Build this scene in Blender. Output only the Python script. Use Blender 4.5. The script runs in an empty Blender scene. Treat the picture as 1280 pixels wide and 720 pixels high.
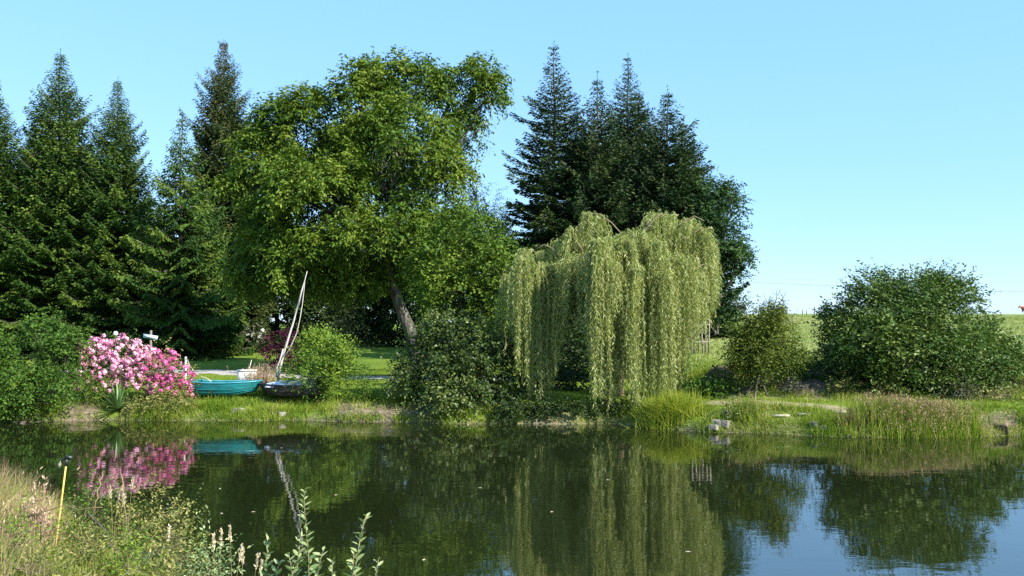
import bpy, bmesh, math
import numpy as np
from mathutils import Vector

sc = bpy.context.scene
COL = sc.collection
R = np.random.default_rng(11)
PI = math.pi

# ------------------------------------------------------------------ camera mapping
W_, H_, F_, YH, CAMZ = 1280.0, 720.0, 1150.0, 402.0, 3.2
TH = math.atan((YH - 360.0) / F_)
FWD = np.array([0, math.cos(TH), math.sin(TH)])
UPV = np.array([0, -math.sin(TH), math.cos(TH)])

def P(px, py, Y):
    d = FWD * F_ + np.array([1.0, 0, 0]) * (px - 640) + UPV * (360 - py)
    p = d * (Y / d[1])
    return np.array([p[0], p[1], p[2] + CAMZ])

def S(px, Y):
    return px * Y / F_

# ------------------------------------------------------------------ object helpers
def tag(o, label=None, cat=None, group=None, kind=None):
    if label: o['label'] = label
    if cat: o['category'] = cat
    if group: o['group'] = group
    if kind: o['kind'] = kind
    return o

def thing(name, loc, label, cat, group=None, rz=0.0, sc_=1.0):
    o = bpy.data.objects.new(name, None)
    COL.objects.link(o)
    o.empty_display_size = 0.3
    o.location = [float(v) for v in loc]
    o.rotation_euler = (0, 0, rz)
    o.scale = (sc_, sc_, sc_)
    return tag(o, label, cat, group)

def mesh_np(name, V, Q=None, T=None, mat=None, parent=None, tint=None, smooth=False, mats=None, midx=None):
    """one mesh object from numpy arrays (quads Q, triangles T)"""
    V = np.asarray(V, dtype=np.float32)
    me = bpy.data.meshes.new(name)
    nq = 0 if Q is None else len(Q)
    nt = 0 if T is None else len(T)
    loops, starts = [], []
    if nq:
        loops.append(np.asarray(Q, dtype=np.int32).ravel()); starts.append(np.arange(nq) * 4)
    if nt:
        loops.append(np.asarray(T, dtype=np.int32).ravel()); starts.append(nq * 4 + np.arange(nt) * 3)
    loops = np.concatenate(loops); starts = np.concatenate(starts).astype(np.int32)
    me.vertices.add(len(V)); me.vertices.foreach_set('co', V.ravel())
    me.loops.add(len(loops)); me.loops.foreach_set('vertex_index', loops)
    me.polygons.add(nq + nt); me.polygons.foreach_set('loop_start', starts)
    if smooth:
        me.polygons.foreach_set('use_smooth', np.ones(nq + nt, dtype=bool))
    if mats:
        for m in mats: me.materials.append(m)
        if midx is not None: me.polygons.foreach_set('material_index', np.asarray(midx, dtype=np.int32))
    elif mat: me.materials.append(mat)
    if tint is not None:
        a = me.attributes.new('tint', 'FLOAT', 'FACE')
        a.data.foreach_set('value', np.asarray(tint, dtype=np.float32))
    me.update(calc_edges=True)
    o = bpy.data.objects.new(name, me)
    COL.objects.link(o)
    if parent: o.parent = parent
    return o

class MB:
    """collects tubes, boxes, leaf quads into one mesh"""
    def __init__(self):
        self.V, self.Q, self.T, self.tq, self.tt, self.n = [], [], [], [], [], 0
    def add(self, V, Q=None, T=None, tint=None):
        V = np.asarray(V, dtype=float)
        self.V.append(V)
        if Q is not None and len(Q):
            self.Q.append(np.asarray(Q) + self.n)
            self.tq.append(np.full(len(Q), 0.5) if tint is None else np.broadcast_to(tint, (len(Q),)))
        if T is not None and len(T):
            self.T.append(np.asarray(T) + self.n)
            self.tt.append(np.full(len(T), 0.5))
        self.n += len(V)
        return self
    def tube(self, pts, rad, sides=6, tint=None, cap=True):
        pts = np.asarray(pts, dtype=float); n = len(pts)
        rad = np.broadcast_to(np.asarray(rad, dtype=float), (n,))
        tg = np.gradient(pts, axis=0); tg /= np.linalg.norm(tg, axis=1)[:, None] + 1e-9
        ref = np.where(np.abs(tg[:, 2:3]) > 0.9, np.array([[1.0, 0, 0]]), np.array([[0, 0, 1.0]]))
        if np.any(np.abs(tg[:, 2]) > 0.9): ref = np.broadcast_to(np.array([1.0, 0.13, 0]), (n, 3))
        a = np.cross(tg, ref); a /= np.linalg.norm(a, axis=1)[:, None] + 1e-9
        b = np.cross(tg, a)
        ang = np.arange(sides) * 2 * PI / sides
        V = pts[:, None, :] + rad[:, None, None] * (np.cos(ang)[None, :, None] * a[:, None, :] + np.sin(ang)[None, :, None] * b[:, None, :])
        i = np.arange(n - 1)[:, None] * sides; j = np.arange(sides)[None, :]; k = (j + 1) % sides
        Q = np.stack([i + j, i + k, i + sides + k, i + sides + j], -1).reshape(-1, 4)
        V = V.reshape(-1, 3); T = None
        if cap:
            V = np.concatenate([V, pts[:1], pts[-1:]])
            jj = np.arange(sides); kk = (jj + 1) % sides
            T = np.concatenate([np.stack([kk, jj, np.full(sides, n * sides)], -1),
                                np.stack([(n - 1) * sides + jj, (n - 1) * sides + kk, np.full(sides, n * sides + 1)], -1)])
        return self.add(V, Q, T, tint)
    def box(self, c, s, rot=None, tint=None):
        v = np.array([[x, y, z] for x in (-.5, .5) for y in (-.5, .5) for z in (-.5, .5)]) * np.asarray(s)
        if rot is not None: v = v @ np.asarray(rot).T
        v = v + np.asarray(c)
        return self.add(v, [[0, 1, 3, 2], [4, 6, 7, 5], [0, 4, 5, 1], [2, 3, 7, 6], [0, 2, 6, 4], [1, 5, 7, 3]], tint=tint)
    def build(self, name, mat, parent=None, smooth=False):
        V = np.concatenate(self.V)
        Q = np.concatenate(self.Q) if self.Q else None
        T = np.concatenate(self.T) if self.T else None
        t = np.concatenate(self.tq + self.tt)
        return mesh_np(name, V, Q, T, mat, parent, t, smooth)

def unit(v):
    return v / (np.linalg.norm(v, axis=-1, keepdims=True) + 1e-9)

def rot_euler(x, y, z):
    cx, sx, cy, sy, cz, sz = math.cos(x), math.sin(x), math.cos(y), math.sin(y), math.cos(z), math.sin(z)
    return (np.array([[cz, -sz, 0], [sz, cz, 0], [0, 0, 1]]) @ np.array([[cy, 0, sy], [0, 1, 0], [-sy, 0, cy]])
            @ np.array([[1, 0, 0], [0, cx, -sx], [0, sx, cx]]))

def smooth(a, b, x):
    t = np.clip((np.asarray(x, dtype=float) - a) / (b - a), 0, 1)
    return t * t * (3 - 2 * t)

def vnoise(x, y, s, seed=0):
    """cheap smooth 2-D value noise in numpy, about -1..1"""
    x = np.asarray(x, dtype=float) / s; y = np.asarray(y, dtype=float) / s
    xi, yi = np.floor(x), np.floor(y); fx, fy = x - xi, y - yi
    fx, fy = fx * fx * (3 - 2 * fx), fy * fy * (3 - 2 * fy)
    def h(a, b):
        t = np.sin(a * 127.1 + b * 311.7 + seed * 74.7) * 43758.5453
        return t - np.floor(t)
    return 2 * ((h(xi, yi) * (1 - fx) + h(xi + 1, yi) * fx) * (1 - fy) + (h(xi, yi + 1) * (1 - fx) + h(xi + 1, yi + 1) * fx) * fy) - 1

# ------------------------------------------------------------------ materials
def new_mat(name):
    m = bpy.data.materials.new(name); m.use_nodes = True
    nt = m.node_tree; b = nt.nodes['Principled BSDF']
    return m, nt, b

def ramp(nt, fac, stops):
    r = nt.nodes.new('ShaderNodeValToRGB')
    e = r.color_ramp.elements
    while len(e) < len(stops): e.new(0.5)
    for k, (p, c) in enumerate(stops):
        e[k].position = p; e[k].color = (c[0], c[1], c[2], 1)
    nt.links.new(fac, r.inputs[0])
    return r.outputs[0]

def noise(nt, scale, detail=4, rough=0.55, vec=None, dist=0.0):
    n = nt.nodes.new('ShaderNodeTexNoise')
    n.inputs['Scale'].default_value = scale; n.inputs['Detail'].default_value = detail
    n.inputs['Roughness'].default_value = rough; n.inputs['Distortion'].default_value = dist
    if vec is not None: nt.links.new(vec, n.inputs['Vector'])
    return n.outputs['Fac']

def leaf_mat(name, stops, rough=0.6, trans=0.2, spec=0.15, tcol=(1.0, 1.05, 0.45)):
    m, nt, b = new_mat(name)
    at = nt.nodes.new('ShaderNodeAttribute'); at.attribute_name = 'tint'
    c = ramp(nt, at.outputs['Fac'], stops)
    nt.links.new(c, b.inputs['Base Color'])
    b.inputs['Roughness'].default_value = rough
    b.inputs['Specular IOR Level'].default_value = spec
    if trans > 0:
        tr = nt.nodes.new('ShaderNodeBsdfTranslucent')
        mx = nt.nodes.new('ShaderNodeMix'); mx.data_type = 'RGBA'; mx.blend_type = 'MULTIPLY'
        mx.inputs['Factor'].default_value = 1.0
        nt.links.new(c, mx.inputs[6]); mx.inputs[7].default_value = (tcol[0] * 1.3, tcol[1] * 1.3, tcol[2] * 1.3, 1)
        nt.links.new(mx.outputs[2], tr.inputs['Color'])
        ms = nt.nodes.new('ShaderNodeMixShader'); ms.inputs[0].default_value = trans
        nt.links.new(b.outputs[0], ms.inputs[1]); nt.links.new(tr.outputs[0], ms.inputs[2])
        nt.links.new(ms.outputs[0], nt.nodes['Material Output'].inputs['Surface'])
    return m

def rough_mat(name, stops, scale=8.0, rough=0.85, bump=0.3, bscale=None, spec=0.25, detail=5, stretch=None):
    m, nt, b = new_mat(name)
    tc = nt.nodes.new('ShaderNodeTexCoord'); v = tc.outputs['Object']
    if stretch:
        mp = nt.nodes.new('ShaderNodeMapping'); mp.inputs['Scale'].default_value = stretch
        nt.links.new(v, mp.inputs['Vector']); v = mp.outputs[0]
    n = noise(nt, scale, detail, 0.6, v)
    nt.links.new(ramp(nt, n, stops), b.inputs['Base Color'])
    b.inputs['Roughness'].default_value = rough; b.inputs['Specular IOR Level'].default_value = spec
    if bump:
        n2 = noise(nt, bscale or scale * 3, 4, 0.6, v)
        bp = nt.nodes.new('ShaderNodeBump'); bp.inputs['Strength'].default_value = bump; bp.inputs['Distance'].default_value = 0.02
        nt.links.new(n2, bp.inputs['Height']); nt.links.new(bp.outputs[0], b.inputs['Normal'])
    return m

def ramp3(a, b, c): return [(0.15, a), (0.5, b), (0.9, c)]

M = {}
M['walnut'] = leaf_mat('walnut_leaf', ramp3((.034, .074, .009), (.080, .138, .014), (.172, .215, .027)))
M['hazel'] = leaf_mat('hazel_leaf', ramp3((.045, .09, .012), (.085, .145, .016), (.15, .20, .025)))
M['alder'] = leaf_mat('alder_leaf', ramp3((.025, .05, .012), (.055, .09, .016), (.16, .19, .05)), trans=.15, spec=.3, rough=.45)
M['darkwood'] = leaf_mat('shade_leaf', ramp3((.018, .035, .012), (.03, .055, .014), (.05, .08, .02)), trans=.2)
M['oak'] = leaf_mat('oak_leaf', ramp3((.022, .055, .018), (.04, .085, .025), (.065, .115, .03)), trans=.2)
M['laurel'] = leaf_mat('laurel_leaf', ramp3((.034, .07, .012), (.074, .128, .021), (.165, .21, .05)), trans=.16, spec=.25, rough=.5)
M['thorn'] = leaf_mat('thorn_leaf', ramp3((.045, .075, .012), (.09, .125, .018), (.17, .19, .03)), trans=.25)
M['lime'] = leaf_mat('bright_leaf', ramp3((.06, .12, .016), (.11, .19, .022), (.19, .25, .03)))
M['shrub'] = leaf_mat('shrub_leaf', ramp3((.03, .07, .012), (.06, .125, .016), (.11, .175, .025)))
M['spruce'] = leaf_mat('spruce_needle', ramp3((.018, .046, .010), (.042, .085, .013), (.10, .145, .022)), trans=.08, spec=.1, rough=.7)
M['spruce_b'] = leaf_mat('spruce_cone_needle', ramp3((.016, .032, .009), (.036, .058, .013), (.078, .09, .024)), trans=.08, spec=.1, rough=.7)
M['fir'] = leaf_mat('fir_needle', ramp3((.014, .034, .014), (.028, .055, .018), (.065, .092, .026)), trans=.06, spec=.1, rough=.65)
M['willow'] = leaf_mat('willow_leaf', ramp3((.14, .185, .05), (.25, .29, .085), (.43, .43, .19)), trans=.35, spec=.3, rough=.45)
M['grey_leaf'] = leaf_mat('grey_leaf', ramp3((.06, .07, .045), (.10, .11, .07), (.16, .165, .10)), trans=.2)
M['purple'] = leaf_mat('purple_leaf', ramp3((.02, .006, .01), (.045, .01, .02), (.14, .02, .07)), trans=.2, tcol=(1, .6, .7))
M['pink'] = leaf_mat('pink_petal', ramp3((.60, .19, .35), (.77, .35, .51), (.86, .57, .68)), trans=.25, tcol=(1, .8, .9), spec=.2)
M['deep_pink'] = leaf_mat('deep_pink_petal', ramp3((.42, .05, .19), (.62, .13, .33), (.76, .32, .48)), trans=.25, tcol=(1, .7, .85), spec=.2)
M['white_petal'] = leaf_mat('white_petal', ramp3((.7, .7, .62), (.8, .8, .74), (.85, .85, .8)), trans=.2, tcol=(1, 1, .9))
M['red_petal'] = leaf_mat('red_petal', ramp3((.45, .05, .07), (.6, .10, .12), (.7, .25, .25)), trans=.2, tcol=(1, .6, .6))
M['yucca'] = leaf_mat('yucca_blade', ramp3((.045, .11, .025), (.085, .17, .04), (.16, .24, .09)), trans=.15, spec=.5, rough=.4)
M['grass'] = leaf_mat('grass_blade', [(.05, (.07, .14, .012)), (.45, (.155, .235, .02)), (.8, (.25, .30, .035)), (1, (.40, .34, .14))], trans=.3)
M['lawn_blade'] = leaf_mat('lawn_blade', [(.05, (.085, .15, .014)), (.5, (.16, .235, .022)), (1, (.26, .29, .04))], trans=.3)
M['pasture'] = leaf_mat('pasture_blade', [(.05, (.13, .19, .045)), (.5, (.20, .255, .07)), (1, (.32, .32, .13))], trans=.25)
M['sedge'] = leaf_mat('sedge_blade', [(.05, (.10, .16, .02)), (.5, (.22, .28, .03)), (1, (.42, .42, .06))], trans=.35)
M['dry'] = leaf_mat('dry_grass', [(.05, (.15, .095, .05)), (.5, (.29, .20, .11)), (1, (.48, .38, .23))], trans=.2, tcol=(1, .9, .7))
M['seed'] = leaf_mat('seed_head', [(.05, (.40, .32, .20)), (.5, (.58, .49, .33)), (1, (.76, .68, .50))], trans=.15, tcol=(1, .9, .7))
M['russet'] = leaf_mat('russet_seed', [(.05, (.20, .13, .09)), (.5, (.34, .23, .16)), (1, (.50, .38, .27))], trans=.1, tcol=(1, .8, .7))
M['weed'] = leaf_mat('weed_leaf', ramp3((.07, .10, .018), (.16, .18, .035), (.36, .31, .11)), trans=.3, spec=.4)
M['sallow'] = leaf_mat('sallow_leaf', ramp3((.10, .17, .06), (.18, .26, .09), (.40, .44, .22)), trans=.3, spec=.4)
M['bark'] = rough_mat('bark', [(.3, (.05, .042, .032)), (.7, (.14, .12, .095))], 5, bump=.7, stretch=(3, 3, .7))
M['pale_bark'] = rough_mat('walnut_bark', [(.40, (.05, .043, .036)), (.8, (.27, .24, .21))], 3, bump=.9, stretch=(3, 3, .6))
M['willow_bark'] = rough_mat('willow_bark', [(.3, (.10, .085, .05)), (.7, (.24, .20, .11))], 6, bump=.6, stretch=(3, 3, .6))
M['twig_y'] = rough_mat('willow_twig', [(.3, (.22, .22, .06)), (.7, (.34, .32, .10))], 10, bump=0)
M['grey_wood'] = rough_mat('bleached_wood', [(.3, (.30, .27, .24)), (.7, (.56, .52, .48))], 6, bump=.5, stretch=(4, 4, .5))
M['post'] = rough_mat('weathered_post', [(.3, (.12, .10, .08)), (.7, (.26, .22, .18))], 8, bump=.4, stretch=(4, 4, .6))
M['plank'] = rough_mat('pale_plank', [(.3, (.30, .26, .20)), (.7, (.50, .45, .36))], 6, bump=.3, stretch=(.6, 4, 4))
M['stone'] = rough_mat('pale_stone', [(.3, (.09, .08, .065)), (.7, (.30, .27, .22))], 6, bump=.9, bscale=14)
M['white_paint'] = rough_mat('white_paint', [(.3, (.66, .65, .62)), (.75, (.82, .81, .78))], 4, rough=.6, bump=.1)
M['dirt_pile'] = rough_mat('dry_litter', [(.3, (.05, .035, .024)), (.55, (.12, .085, .06)), (.8, (.26, .20, .15))], 9, bump=.9, bscale=18)
M['black'] = rough_mat('black_plastic', [(.3, (.012, .012, .014)), (.7, (.03, .03, .032))], 10, rough=.4, bump=0, spec=.5)
M['rod'] = rough_mat('yellow_rod', [(.3, (.62, .40, .08)), (.7, (.78, .55, .14))], 14, rough=.45, bump=.05, spec=.4)
M['rope'] = rough_mat('pale_rope', [(.3, (.50, .46, .36)), (.7, (.68, .63, .50))], 30, bump=.3)
M['sign'] = rough_mat('sign_paint', [(.3, (.30, .38, .52)), (.7, (.40, .48, .62))], 3, rough=.5, bump=.05)
M['tarp'] = rough_mat('tarp', [(.4, (.30, .36, .48)), (.52, (.58, .62, .68)), (.65, (.78, .79, .80))], 3.0, rough=.5, bump=.6, bscale=5)
M['wire'] = rough_mat('wire', [(.3, (.10, .11, .12)), (.7, (.14, .15, .16))], 3, bump=0)

def boat_paint(name, c1, c2, rim):
    m, nt, b = new_mat(name)
    tc = nt.nodes.new('ShaderNodeTexCoord')
    mp = nt.nodes.new('ShaderNodeMapping'); mp.inputs['Scale'].default_value = (.5, 1, 3)
    nt.links.new(tc.outputs['Object'], mp.inputs['Vector'])
    n = noise(nt, 5, 6, .65, mp.outputs[0])
    nt.links.new(ramp(nt, n, [(.32, c1), (.55, c2), (.8, rim)]), b.inputs['Base Color'])
    b.inputs['Roughness'].default_value = .42; b.inputs['Specular IOR Level'].default_value = .4
    return m
M['teal'] = boat_paint('teal_hull', (.022, .075, .07), (.008, .17, .18), (.05, .22, .21))
M['teal_rim'] = boat_paint('gunwale_paint', (.025, .18, .24), (.06, .28, .34), (.16, .38, .42))
M['dark_hull'] = boat_paint('dark_hull', (.02, .016, .016), (.04, .03, .03), (.07, .06, .055))

def cow_mat():
    m, nt, b = new_mat('cow_hide')
    tc = nt.nodes.new('ShaderNodeTexCoord')
    n = noise(nt, 1.6, 2, .5, tc.outputs['Object'])
    nt.links.new(ramp(nt, n, [(.47, (.28, .07, .045)), (.5, (.28, .08, .05)), (.53, (.75, .70, .66))]), b.inputs['Base Color'])
    b.inputs['Roughness'].default_value = .8
    return m
M['cow'] = cow_mat()

# ------------------------------------------------------------------ pond outline and terrain
def shore(px, py):
    p = P(px, py, CAMZ * F_ / (py - YH) * 1.0)
    d = FWD * F_ + np.array([1.0, 0, 0]) * (px - 640) + UPV * (360 - py)
    t = -CAMZ / d[2]
    return (d[0] * t, d[1] * t)
far = [shore(*q) for q in [(-150, 529), (-40, 528), (20, 528), (80, 526), (130, 525), (250, 526), (380, 525), (430, 527), (510, 527),
                           (560, 530), (650, 530), (760, 530), (800, 534), (880, 540), (960, 543), (1040, 546), (1100, 547), (1200, 546), (1290, 543), (1500, 545)]]
near = [(34, 22), (36, 12), (28, 3), (14, 4.5), (7, 6.3), (2, 7.2), (-1.4, 7.8), (-2.9, 9.0), (-4.2, 11.2), (-6.0, 13.6), (-8.4, 16.4), (-12, 19.5), (-19, 22), (-27, 25)]
POLY = np.array(far + near)

def resample(poly, step=0.6):
    out = []
    n = len(poly)
    for i in range(n):
        a, b = poly[i], poly[(i + 1) % n]
        k = max(1, int(np.linalg.norm(b - a) / step))
        for j in range(k): out.append(a + (b - a) * j / k)
    return np.array(out)
PP = resample(POLY)
PP = PP + 0.16 * np.stack([vnoise(PP[:, 0], PP[:, 1], 1.1, 3), vnoise(PP[:, 0], PP[:, 1], 1.1, 9)], 1)

def pond_d(x, y):
    """signed distance to the pond edge: >0 on land"""
    shp = np.shape(x); x = np.ravel(x).astype(float); y = np.ravel(y).astype(float)
    best = np.full(x.shape, 1e9); ins = np.zeros(x.shape, dtype=bool)
    n = len(PP)
    for i in range(n):
        ax, ay = PP[i]; bx, by = PP[(i + 1) % n]
        dx, dy = bx - ax, by - ay
        t = np.clip(((x - ax) * dx + (y - ay) * dy) / (dx * dx + dy * dy + 1e-12), 0, 1)
        best = np.minimum(best, (x - ax - t * dx) ** 2 + (y - ay - t * dy) ** 2)
        if ay != by:
            c = (ay > y) != (by > y)
            ins ^= c & (x < (bx - ax) * (y - ay) / (by - ay) + ax)
    d = np.sqrt(best)
    return np.where(ins, -d, d).reshape(shp)

def land(x, y):
    """dry-land height without the pond bank"""
    left = 0.68 + 0.0125 * np.clip(y - 31, 0, 60)
    # the field side: lawn strip, short earth bank, then the rising pasture
    right = 0.60 + 0.15 * smooth(26, 28.5, y) + 0.85 * smooth(28.6, 32.3, y) + 0.0362 * np.clip(y - 32, 0, 66) + 0.006 * np.clip(y - 98, 0, 70)
    right = right - 0.01 * np.clip(y - 190, 0, 900)
    t = smooth(4.6, 7.6, x)
    farz = left * (1 - t) + right * t
    nearz = 0.42 + 0.0 * x
    k = smooth(21, 25, y + 0.05 * x)
    return nearz * (1 - k) + farz * k

def height(x, y, d=None):
    if d is None: d = pond_d(x, y)
    x = np.asarray(x, dtype=float); y = np.asarray(y, dtype=float)
    L = land(x, y)
    nearm = 1 - smooth(20, 25, y + 0.05 * x)
    L = L + nearm * np.clip(d - 0.5, 0, 9) * 0.125
    edge = 0.30 + 0.10 * vnoise(x, y, 1.7, 5)
    edge = edge * (1 - .35 * nearm)
    bank = edge * smooth(-0.05, 0.28, d) + (L - edge) * smooth(0.2, 2.2, d)
    bed = np.clip(d * 0.8, -1.4, 0)
    z = np.where(d > -0.05, bank, bed) + np.where(d < 0, bed * 1.0, 0) * (d > -0.05)
    bump = 0.035 * vnoise(x, y, 1.3, 1) + 0.018 * vnoise(x, y, 0.45, 2) + 0.08 * vnoise(x, y, 6.0, 4) * smooth(1, 6, d)
    return z + bump * smooth(0.05, 0.8, d)

def gz(x, y):
    return float(height(np.array([x]), np.array([y]))[0])

def axis(segs):
    out = []
    for a, b, s in segs: out.append(np.arange(a, b, s))
    return np.unique(np.concatenate(out + [np.array([segs[-1][1]])]))
gx = axis([(-900, -200, 60), (-200, -60, 8), (-60, -26, 1.0), (-26, 26, 0.22), (26, 60, 1.0), (60, 200, 8), (200, 901, 60)])
gy = axis([(-120, -8, 8), (-8, 4, 1.0), (4, 38, 0.22), (38, 70, 0.8), (70, 130, 2.5), (130, 300, 12), (300, 1500, 80)])
X, Yg = np.meshgrid(gx, gy)
D = pond_d(X, Yg)
Z = height(X, Yg, D)
nx, ny = len(gx), len(gy)
idx = np.arange(nx * ny).reshape(ny, nx)
Qd = np.stack([idx[:-1, :-1], idx[:-1, 1:], idx[1:, 1:], idx[1:, :-1]], -1).reshape(-1, 4)

# where bare earth shows (0..1): eroded stretches of the bank, the litter bank by the field
def dirt_mask(x, y, d):
    az = (x / np.maximum(y, 1)) * F_ + 640
    n = 0.5 + 0.5 * vnoise(x, y, 0.7, 21)
    band = smooth(2.4, 1.2, d) if False else (1 - smooth(0.7, 1.7, d))
    farm = smooth(20, 24, y)
    e = (smooth(70, 88, az) * (1 - smooth(128, 142, az)) * 1.1 + smooth(408, 428, az) * (1 - smooth(520, 560, az)) * 1.2
         + smooth(620, 660, az) * (1 - smooth(800, 830, az)) * .5 + .45 * smooth(880, 900, az) * (1 - smooth(1080, 1100, az)) + smooth(1205, 1215, az) * (1 - smooth(1268, 1275, az)))
    a = band * e * farm * smooth(.15, .55, n + .25)
    # earth bank below the field
    s = smooth(6.0, 8.0, x) * smooth(28.5, 29.4, y) * (1 - smooth(32.0, 33.4, y)) * (1 - smooth(24, 30, x))
    b = s * smooth(.3, .75, n + .12)
    # wet foot of every bank
    c = (1 - smooth(0.0, 0.1, d)) * .9
    nearb = (1 - smooth(18, 22, y)) * smooth(.55, .8, .5 + .5 * vnoise(x, y, 1.1, 33)) * .7
    return np.clip(np.maximum.reduce([a, b, c, nearb]), 0, 1)
dm = dirt_mask(X, Yg, D)
field = smooth(6.5, 9, X) * smooth(32, 34, Yg)

def ground_mat():
    m, nt, b = new_mat('ground')
    tc = nt.nodes.new('ShaderNodeTexCoord'); v = tc.outputs['Object']
    n1 = noise(nt, 0.55, 6, .6, v); n2 = noise(nt, 7.0, 5, .65, v); n3 = noise(nt, 40.0, 3, .6, v)
    lawn = ramp(nt, n1, [(.3, (.10, .165, .018)), (.55, (.14, .20, .024)), (.75, (.22, .225, .05))])
    fld = ramp(nt, n1, [(.3, (.15, .215, .06)), (.55, (.21, .265, .08)), (.75, (.29, .31, .115))])
    dirt = ramp(nt, n2, [(.3, (.07, .052, .034)), (.5, (.17, .13, .09)), (.75, (.36, .29, .21))])
    fine = ramp(nt, n3, [(.3, (.62, .62, .62)), (.7, (1.2, 1.2, 1.2))])
    def attr(nm):
        a = nt.nodes.new('ShaderNodeAttribute'); a.attribute_name = nm; return a.outputs['Fac']
    def mix(f, a, c, mode='MIX'):
        x = nt.nodes.new('ShaderNodeMix'); x.data_type = 'RGBA'; x.blend_type = mode
        if isinstance(f, float): x.inputs['Factor'].default_value = f
        else: nt.links.new(f, x.inputs['Factor'])
        nt.links.new(a, x.inputs[6]); nt.links.new(c, x.inputs[7]); return x.outputs[2]
    c = mix(attr('field'), lawn, fld)
    c = mix(attr('dirt'), c, dirt)
    c = mix(1.0, c, fine, 'MULTIPLY')
    nt.links.new(c, b.inputs['Base Color'])
    b.inputs['Roughness'].default_value = .95; b.inputs['Specular IOR Level'].default_value = .1
    bp = nt.nodes.new('ShaderNodeBump'); bp.inputs['Strength'].default_value = .8; bp.inputs['Distance'].default_value = .06
    nt.links.new(n2, bp.inputs['Height']); nt.links.new(bp.outputs[0], b.inputs['Normal'])
    return m
M['ground'] = ground_mat()
g = mesh_np('ground', np.stack([X.ravel(), Yg.ravel(), Z.ravel()], 1), Qd, mat=M['ground'], smooth=True)
for nm, val in (('dirt', dm), ('field', field)):
    a = g.data.attributes.new(nm, 'FLOAT', 'POINT'); a.data.foreach_set('value', val.ravel().astype(np.float32))
tag(g, 'grass lawn and earth banks around the pond with rising pasture', 'ground', kind='structure')

def water_mat():
    m, nt, b = new_mat('pond_water')
    b.inputs['Base Color'].default_value = (.010, .014, .0045, 1)
    b.inputs['Roughness'].default_value = .012
    b.inputs['IOR'].default_value = 2.1
    b.inputs['Specular IOR Level'].default_value = .5
    tc = nt.nodes.new('ShaderNodeTexCoord')
    mp = nt.nodes.new('ShaderNodeMapping'); mp.inputs['Scale'].default_value = (.8, 1.6, 1)
    nt.links.new(tc.outputs['Object'], mp.inputs['Vector'])
    n1 = noise(nt, 1.1, 3, .5, mp.outputs[0], .4)
    n2 = noise(nt, 7.0, 2, .5, mp.outputs[0], .3)
    mul = nt.nodes.new('ShaderNodeMath'); mul.operation = 'MULTIPLY_ADD'; mul.inputs[1].default_value = .10
    nt.links.new(n2, mul.inputs[0]); nt.links.new(n1, mul.inputs[2])
    bp = nt.nodes.new('ShaderNodeBump'); bp.inputs['Strength'].default_value = .035; bp.inputs['Distance'].default_value = .09
    nt.links.new(mul.outputs[0], bp.inputs['Height'])
    # a spreading ring where a fish rose near the bare bank
    sx = nt.nodes.new('ShaderNodeVectorMath'); sx.operation = 'DISTANCE'
    c = shore(487, 540); sx.inputs[1].default_value = (c[0], c[1], 0)
    nt.links.new(tc.outputs['Object'], sx.inputs[0])
    mr = nt.nodes.new('ShaderNodeMapRange'); mr.inputs[1].default_value = .15; mr.inputs[2].default_value = 1.3
    mr.inputs[3].default_value = 1; mr.inputs[4].default_value = 0
    nt.links.new(sx.outputs['Value'], mr.inputs[0])
    w = nt.nodes.new('ShaderNodeMath'); w.operation = 'MULTIPLY'; w.inputs[1].default_value = 30.0
    nt.links.new(sx.outputs['Value'], w.inputs[0])
    s = nt.nodes.new('ShaderNodeMath'); s.operation = 'SINE'; nt.links.new(w.outputs[0], s.inputs[0])
    pr = nt.nodes.new('ShaderNodeMath'); pr.operation = 'MULTIPLY'
    nt.links.new(s.outputs[0], pr.inputs[0]); nt.links.new(mr.outputs[0], pr.inputs[1])
    bp2 = nt.nodes.new('ShaderNodeBump'); bp2.inputs['Strength'].default_value = .25; bp2.inputs['Distance'].default_value = .012
    nt.links.new(pr.outputs[0], bp2.inputs['Height']); nt.links.new(bp.outputs[0], bp2.inputs['Normal'])
    nt.links.new(bp2.outputs[0], b.inputs['Normal'])
    return m
wx, wy = np.linspace(-40, 45, 30), np.linspace(1, 36, 16)
WX, WY = np.meshgrid(wx, wy); wi = np.arange(WX.size).reshape(WX.shape)
w = mesh_np('water', np.stack([WX.ravel(), WY.ravel(), np.zeros(WX.size)], 1),
            np.stack([wi[:-1, :-1], wi[:-1, 1:], wi[1:, 1:], wi[1:, :-1]], -1).reshape(-1, 4), mat=water_mat())
tag(w, 'still dark green pond mirroring trees and sky', 'pond', kind='structure')

def strip(name, pts, width, mat, lift, label):
    """a path draped on the ground: centre points (x, y), widths across"""
    pts = np.asarray(pts, dtype=float)
    t = np.linspace(0, len(pts) - 1, 70)
    c = np.stack([np.interp(t, np.arange(len(pts)), pts[:, k]) for k in (0, 1)], 1)
    tg = unit(np.gradient(c, axis=0)); nrm = np.stack([-tg[:, 1], tg[:, 0]], 1)
    ks = np.linspace(-.5, .5, 6); V = []
    for k in ks:
        wv = width * (1 + .3 * vnoise(c[:, 0] + k * 9, c[:, 1], 1.2, 8))
        q = c + nrm * (wv * k)[:, None]
        V.append(np.stack([q[:, 0], q[:, 1], height(q[:, 0], q[:, 1]) + lift - (.03 if abs(k) == .5 else 0)], 1))
    V = np.stack(V, 1).reshape(-1, 3)
    i = np.arange(69)[:, None] * 6; j = np.arange(5)[None]
    Q = np.stack([i + j, i + j + 1, i + j + 7, i + j + 6], -1).reshape(-1, 4)
    return tag(mesh_np(name, V, Q, mat=mat, smooth=True), label, 'path', kind='structure')
M['gravel'] = rough_mat('path_gravel', [(.3, (.26, .24, .20)), (.7, (.44, .41, .36))], 9, bump=.5, bscale=30)
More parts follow.
